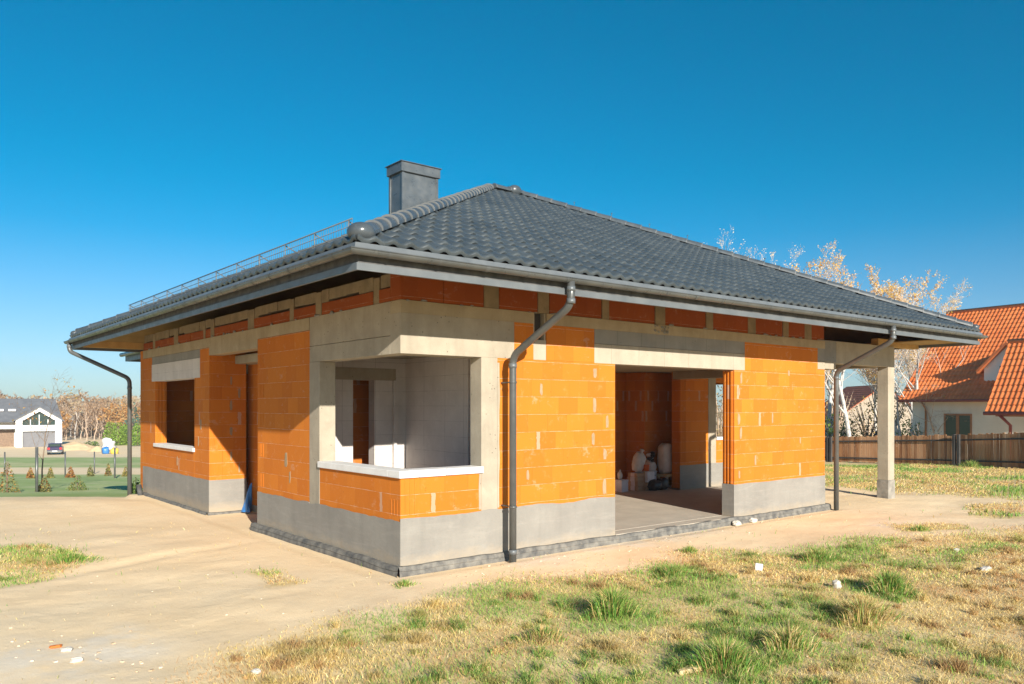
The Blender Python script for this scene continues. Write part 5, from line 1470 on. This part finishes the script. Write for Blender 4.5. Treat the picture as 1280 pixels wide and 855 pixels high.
blobthing('blue_barrel', 132, 560, 102, (.42, .42, .5), 'blue plastic container in front of the white tarpaulin', 'container', M['blue'], 2, 3.)
blobthing('yellow_sack', 143, 559, 102, (.5, .45, .45), 'yellow sack right of the blue container', 'sack', mottled('yellow_plastic', (.6,.42,.05), (.7,.52,.08), 4, .6), 6)
# garden posts
def post(u, d, h, r, label, mat='metal', name='garden_post'):
    p = Vector(gl(u, d)); b = MB(); b.tube([(0, 0, -.2), (0, 0, h)], r, 8); b.blob((0, 0, h), (r*1.15, r*1.15, r*.5), 1, 0, 1, 2, 0, 8)
    o = b.build(name, M[mat], None); o.location = p; return tag(o, label, 'post', 'posts round the green lawn')
post(46, 26, 1.5, .045, 'tall grey post at the lawn edge beside the bare sapling')
post(81.5, 46, 1.5, .04, 'grey post behind the round rusty conifer on the far lawn edge')
post(118, 52, 1.5, .04, 'thin grey post on the far lawn edge, midway to the downpipe')
post(143.5, 44, 1.7, .05, 'grey post just below the white tarpaulin')
post(163, 23, 1.2, .03, 'thin black post close to the left downpipe', 'dark')
post(6, 48, 1.5, .04, 'grey post at the left edge of the photo behind a tall conifer')
# sapling and little conifers
tree('sapling', 'thin bare sapling with a few orange leaves beside the tall grey post', gl(51, 27), 3.4, .028, [((0,0,0), (0,0,1), .8, 1)], 3, 5, .3, .035, A3((.5,.22,.05), (.45,.3,.1)), (M['bark'], M['bark']), 'tree', None, up=.5)
grpc = 'young conifers on the lawn'
for u, d, w, h, pal, lab in ((9, 25.2, .75, 1.15, RST+OLV, 'tallest young conifer, rusty at its foot, at the left edge of the photo'),
                             (55, 26.5, .5, .62, OLV+RST[:1], 'olive conifer right of the tall grey post'),
                             (97, 27.5, .75, .62, OLV+GRN[2:], 'widest olive conifer on the near lawn edge'),
                             (38, 43, .45, .7, RST, 'rusty conifer on the beige path left of the tall grey post'),
                             (63, 44, .45, .7, OLV+YEL[:1], 'yellow green conifer on the beige path, third from left'),
                             (88, 45, .6, .75, RST[:3], 'round orange rusty conifer on the beige path'),
                             (113, 47, .5, .8, OLV, 'pale olive conifer on the path beside a thin grey post'),
                             (135, 48, .45, .9, RST[1:]+OLV, 'slim brownish conifer on the path below the tarpaulin'),
                             (157, 47, .45, .75, OLV+YEL[1:], 'small yellowish conifer beside the thin black post'),
                             (170, 24, .5, .55, GRN, 'dark green conifer between downpipe and house corner')):
    shrub('young_conifer', lab, gl(u, d), (w, w, h), 420, pal, .035 if d < 30 else .05, False, 'conifer', grpc, 1.)
hed = 'thuja columns by the wood'
for k, (u, d, w, h, lab) in enumerate(((138, 128, 2.1, 3.9, 'bright green thuja column above the white tarpaulin'), (148, 127, 2.0, 3.8, 'bright green thuja column above the yellow sack'), (156, 128, 1.8, 3.4, 'bright green thuja column just left of the downpipe'), (172, 126, 2.0, 3.6, 'bright green thuja column between downpipe and brick wall'))):
    shrub('thuja', lab, gl(u, d), (w*1.0, w*1.0, h), 1100, BRT, .13, False, 'thuja', hed)
shrub('blue_spruce', 'blue green spruce rising behind the thuja columns by the downpipe', gl(166, 134), (4.6, 4.6, 7.6), 1500, SPR, .2, False, 'spruce', None, 1.)
shrub('green_shrub', 'low dark green bush beside the small sand heap', gl(114, 114), (2.2, 1.8, 1.2), 400, GRN[1:]+SPR[:1], .14)
# woodland: separate trees in front, a mass behind
loc_near = False
def wood_tree(kind, label, loc):
    if kind == 0: return tree('bare_tree', label, loc, 11, .16, [((0,0,0), (0,0,1), .8, 1)], 3, 7, .55, .24, A3((.36,.22,.12), (.44,.29,.17), (.30,.20,.12)), (M['tan_bark'], M['tan_bark']), 'tree', 'trees of the wood', up=.7, nb=(3, 5))
    if kind == 1: return tree('birch_tree', label, loc, 11, .15, [((0,0,0), (0,0,1), .82, 1)], 3, 7, .5, .22, A3((.46,.34,.2), (.5,.38,.2)), BB, 'tree', 'trees of the wood', up=.8, nb=(3, 5))
    return tree('autumn_tree', label, loc, 10, .16, [((0,0,0), (0,0,1), .75, 1)], 3, 8, 1.0, .32, A3((.50,.25,.08), (.55,.31,.11), (.44,.25,.10), (.5,.35,.16)), (M['bark'], M['bark']), 'tree', 'trees of the wood', up=.6, nb=(3, 6))
wl_ = ['bare brown tree in the wood beyond the lawn, one of its plain grey brown crowns', 'pale stemmed birch standing in the wood beyond the lawn', 'orange leaved tree standing in the wood beyond the lawn']
protos = {}
places = []
for k in range(64):
    u = -70 + k*4.4 + rng.uniform(-2, 2); d = rng.uniform(150, 178)
    kind = rng.choice([0, 0, 0, 1, 1, 2]) if not (4 < u < 45 or u > 150) else rng.choice([2, 2, 0, 1])
    places.append((u, d, kind))
for u, d, kind in places:
    loc = gl(u, d); sc = rng.uniform(.52, .74)
    if u > 190: continue
    if kind not in protos:
        protos[kind] = wood_tree(kind, wl_[kind], loc); protos[kind].scale = (sc,)*3
    else: copy_tree(protos[kind], loc, rng.uniform(0, 6), (sc, sc, sc*rng.uniform(.9, 1.1)))
tw = MB(); lv = Leaves(); WP = A3((.34,.24,.15), (.42,.30,.18), (.48,.30,.14), (.28,.21,.15), (.40,.33,.2))
lats = [rng.uniform(-190, -50) for _ in range(1000)] + [rng.uniform(-50, 260) for _ in range(420)]
for lt in lats:
    d = rng.uniform(176, 215) if lt < -50 else rng.uniform(230, 300); x, y = ld(lt, d); z = gz_base(x, y); h = rng.uniform(7.0, 9.8)*(1 if lt < -50 else .8)
    tw.tube([(x, y, z), (x+rng.gauss(0, .3), y, z+h*.6), (x+rng.gauss(0, .5), y, z+h)], [.16, .1, .02], 4)
    c = WP[rng.randrange(5)]
    for k in range(34):
        f = rng.uniform(.15, 1); lv.add(Vector((x+rng.gauss(0, 1.1)*(1.2-f), y+rng.gauss(0, 1.1), z+h*f)), rng.uniform(.25, .55), c*rng.uniform(.75, 1.2))
wd = tw.build('woodland', M['tan_bark'], None, fix=False); tag(wd, 'leafless brown autumn wood along the horizon', 'wood', kind='stuff')
lf = lv.build('woodland_foliage', wd)

# ================================================================== LIGHT, SKY, CAMERA
SD = Vector((1.24, 4.463, -1.73)).normalized()
el = math.asin(-SD.z); rot = math.atan2(-SD.x, -SD.y)
sun = bpy.data.lights.new('sun', 'SUN'); sun.energy = SUN_E; sun.angle = R(.5); sun.color = (1, .93, .82)
so = bpy.data.objects.new('sun', sun); col.objects.link(so); so.rotation_euler = SD.to_track_quat('-Z', 'Y').to_euler(); so.location = (-10, -30, 25)
w = bpy.data.worlds.new('World'); scene.world = w; w.use_nodes = True
nt = w.node_tree; bg = nt.nodes['Background']; sk = nt.nodes.new('ShaderNodeTexSky'); sk.sky_type = 'NISHITA'; sk.sun_disc = False
sk.sun_elevation = el; sk.sun_rotation = rot; sk.air_density = AIR; sk.dust_density = DUSTD; sk.ozone_density = OZ; sk.altitude = 100
def hsv(sat, hue=.5, val=1.):
    h = nt.nodes.new('ShaderNodeHueSaturation'); h.inputs['Hue'].default_value = hue; h.inputs['Saturation'].default_value = sat; h.inputs['Value'].default_value = val
    nt.links.new(sk.outputs[0], h.inputs['Color']); return h.outputs[0]
def tint(c):
    m = nt.nodes.new('ShaderNodeMix'); m.data_type = 'RGBA'; m.blend_type = 'MULTIPLY'; m.inputs[0].default_value = 1.; nt.links.new(c, m.inputs[6]); m.inputs[7].default_value = (.62, .80, 1.0, 1); return m.outputs[2]
tcw = nt.nodes.new('ShaderNodeTexCoord'); sx_ = nt.nodes.new('ShaderNodeSeparateXYZ'); nt.links.new(tcw.outputs['Generated'], sx_.inputs[0])
mr = nt.nodes.new('ShaderNodeMapRange'); mr.interpolation_type = 'SMOOTHSTEP'; mr.inputs['From Min'].default_value = -.02; mr.inputs['From Max'].default_value = ZMAX
nt.links.new(sx_.outputs[2], mr.inputs['Value'])
mxw = nt.nodes.new('ShaderNodeMix'); mxw.data_type = 'RGBA'; nt.links.new(mr.outputs[0], mxw.inputs[0]); nt.links.new(tint(hsv(SAT0, .5)), mxw.inputs[6]); nt.links.new(hsv(SAT, HUE), mxw.inputs[7])
nt.links.new(mxw.outputs[2], bg.inputs['Color']); bg.inputs['Strength'].default_value = SKY_E
cam = bpy.data.cameras.new('camera'); cam.sensor_width = 36; cam.lens = FPX*36/1280; cam.shift_y = (HOR-427.5)/1280; cam.clip_end = 5000; cam.clip_start = .05
co = bpy.data.objects.new('camera', cam); col.objects.link(co); co.location = CAM; co.rotation_euler = (R(90), 0, -math.atan2(CC, SC)); scene.camera = co
vs_ = scene.view_settings; vs_.view_transform = 'Standard'; vs_.look = 'None'; vs_.gamma = 1; vs_.exposure = EXPO; vs_.use_curve_mapping = False
scene.cycles.max_bounces = 8; scene.cycles.diffuse_bounces = 5

if HAZE:
    b = MB(); b.box(-420, 420, -120, 420, -12, 16.5); t = bpy.data.materials.new('air_haze'); t.use_nodes = True
    tn = t.node_tree; tn.nodes.remove(tn.nodes['Principled BSDF']); pv_ = tn.nodes.new('ShaderNodeVolumePrincipled'); pv_.inputs['Density'].default_value = HAZE; pv_.inputs['Color'].default_value = (.9, .93, 1, 1)
    tn.links.new(pv_.outputs[0], tn.nodes['Material Output'].inputs['Volume'])
    tag(b.build('haze', t, None), 'thin pale autumn haze', 'haze', kind='stuff')
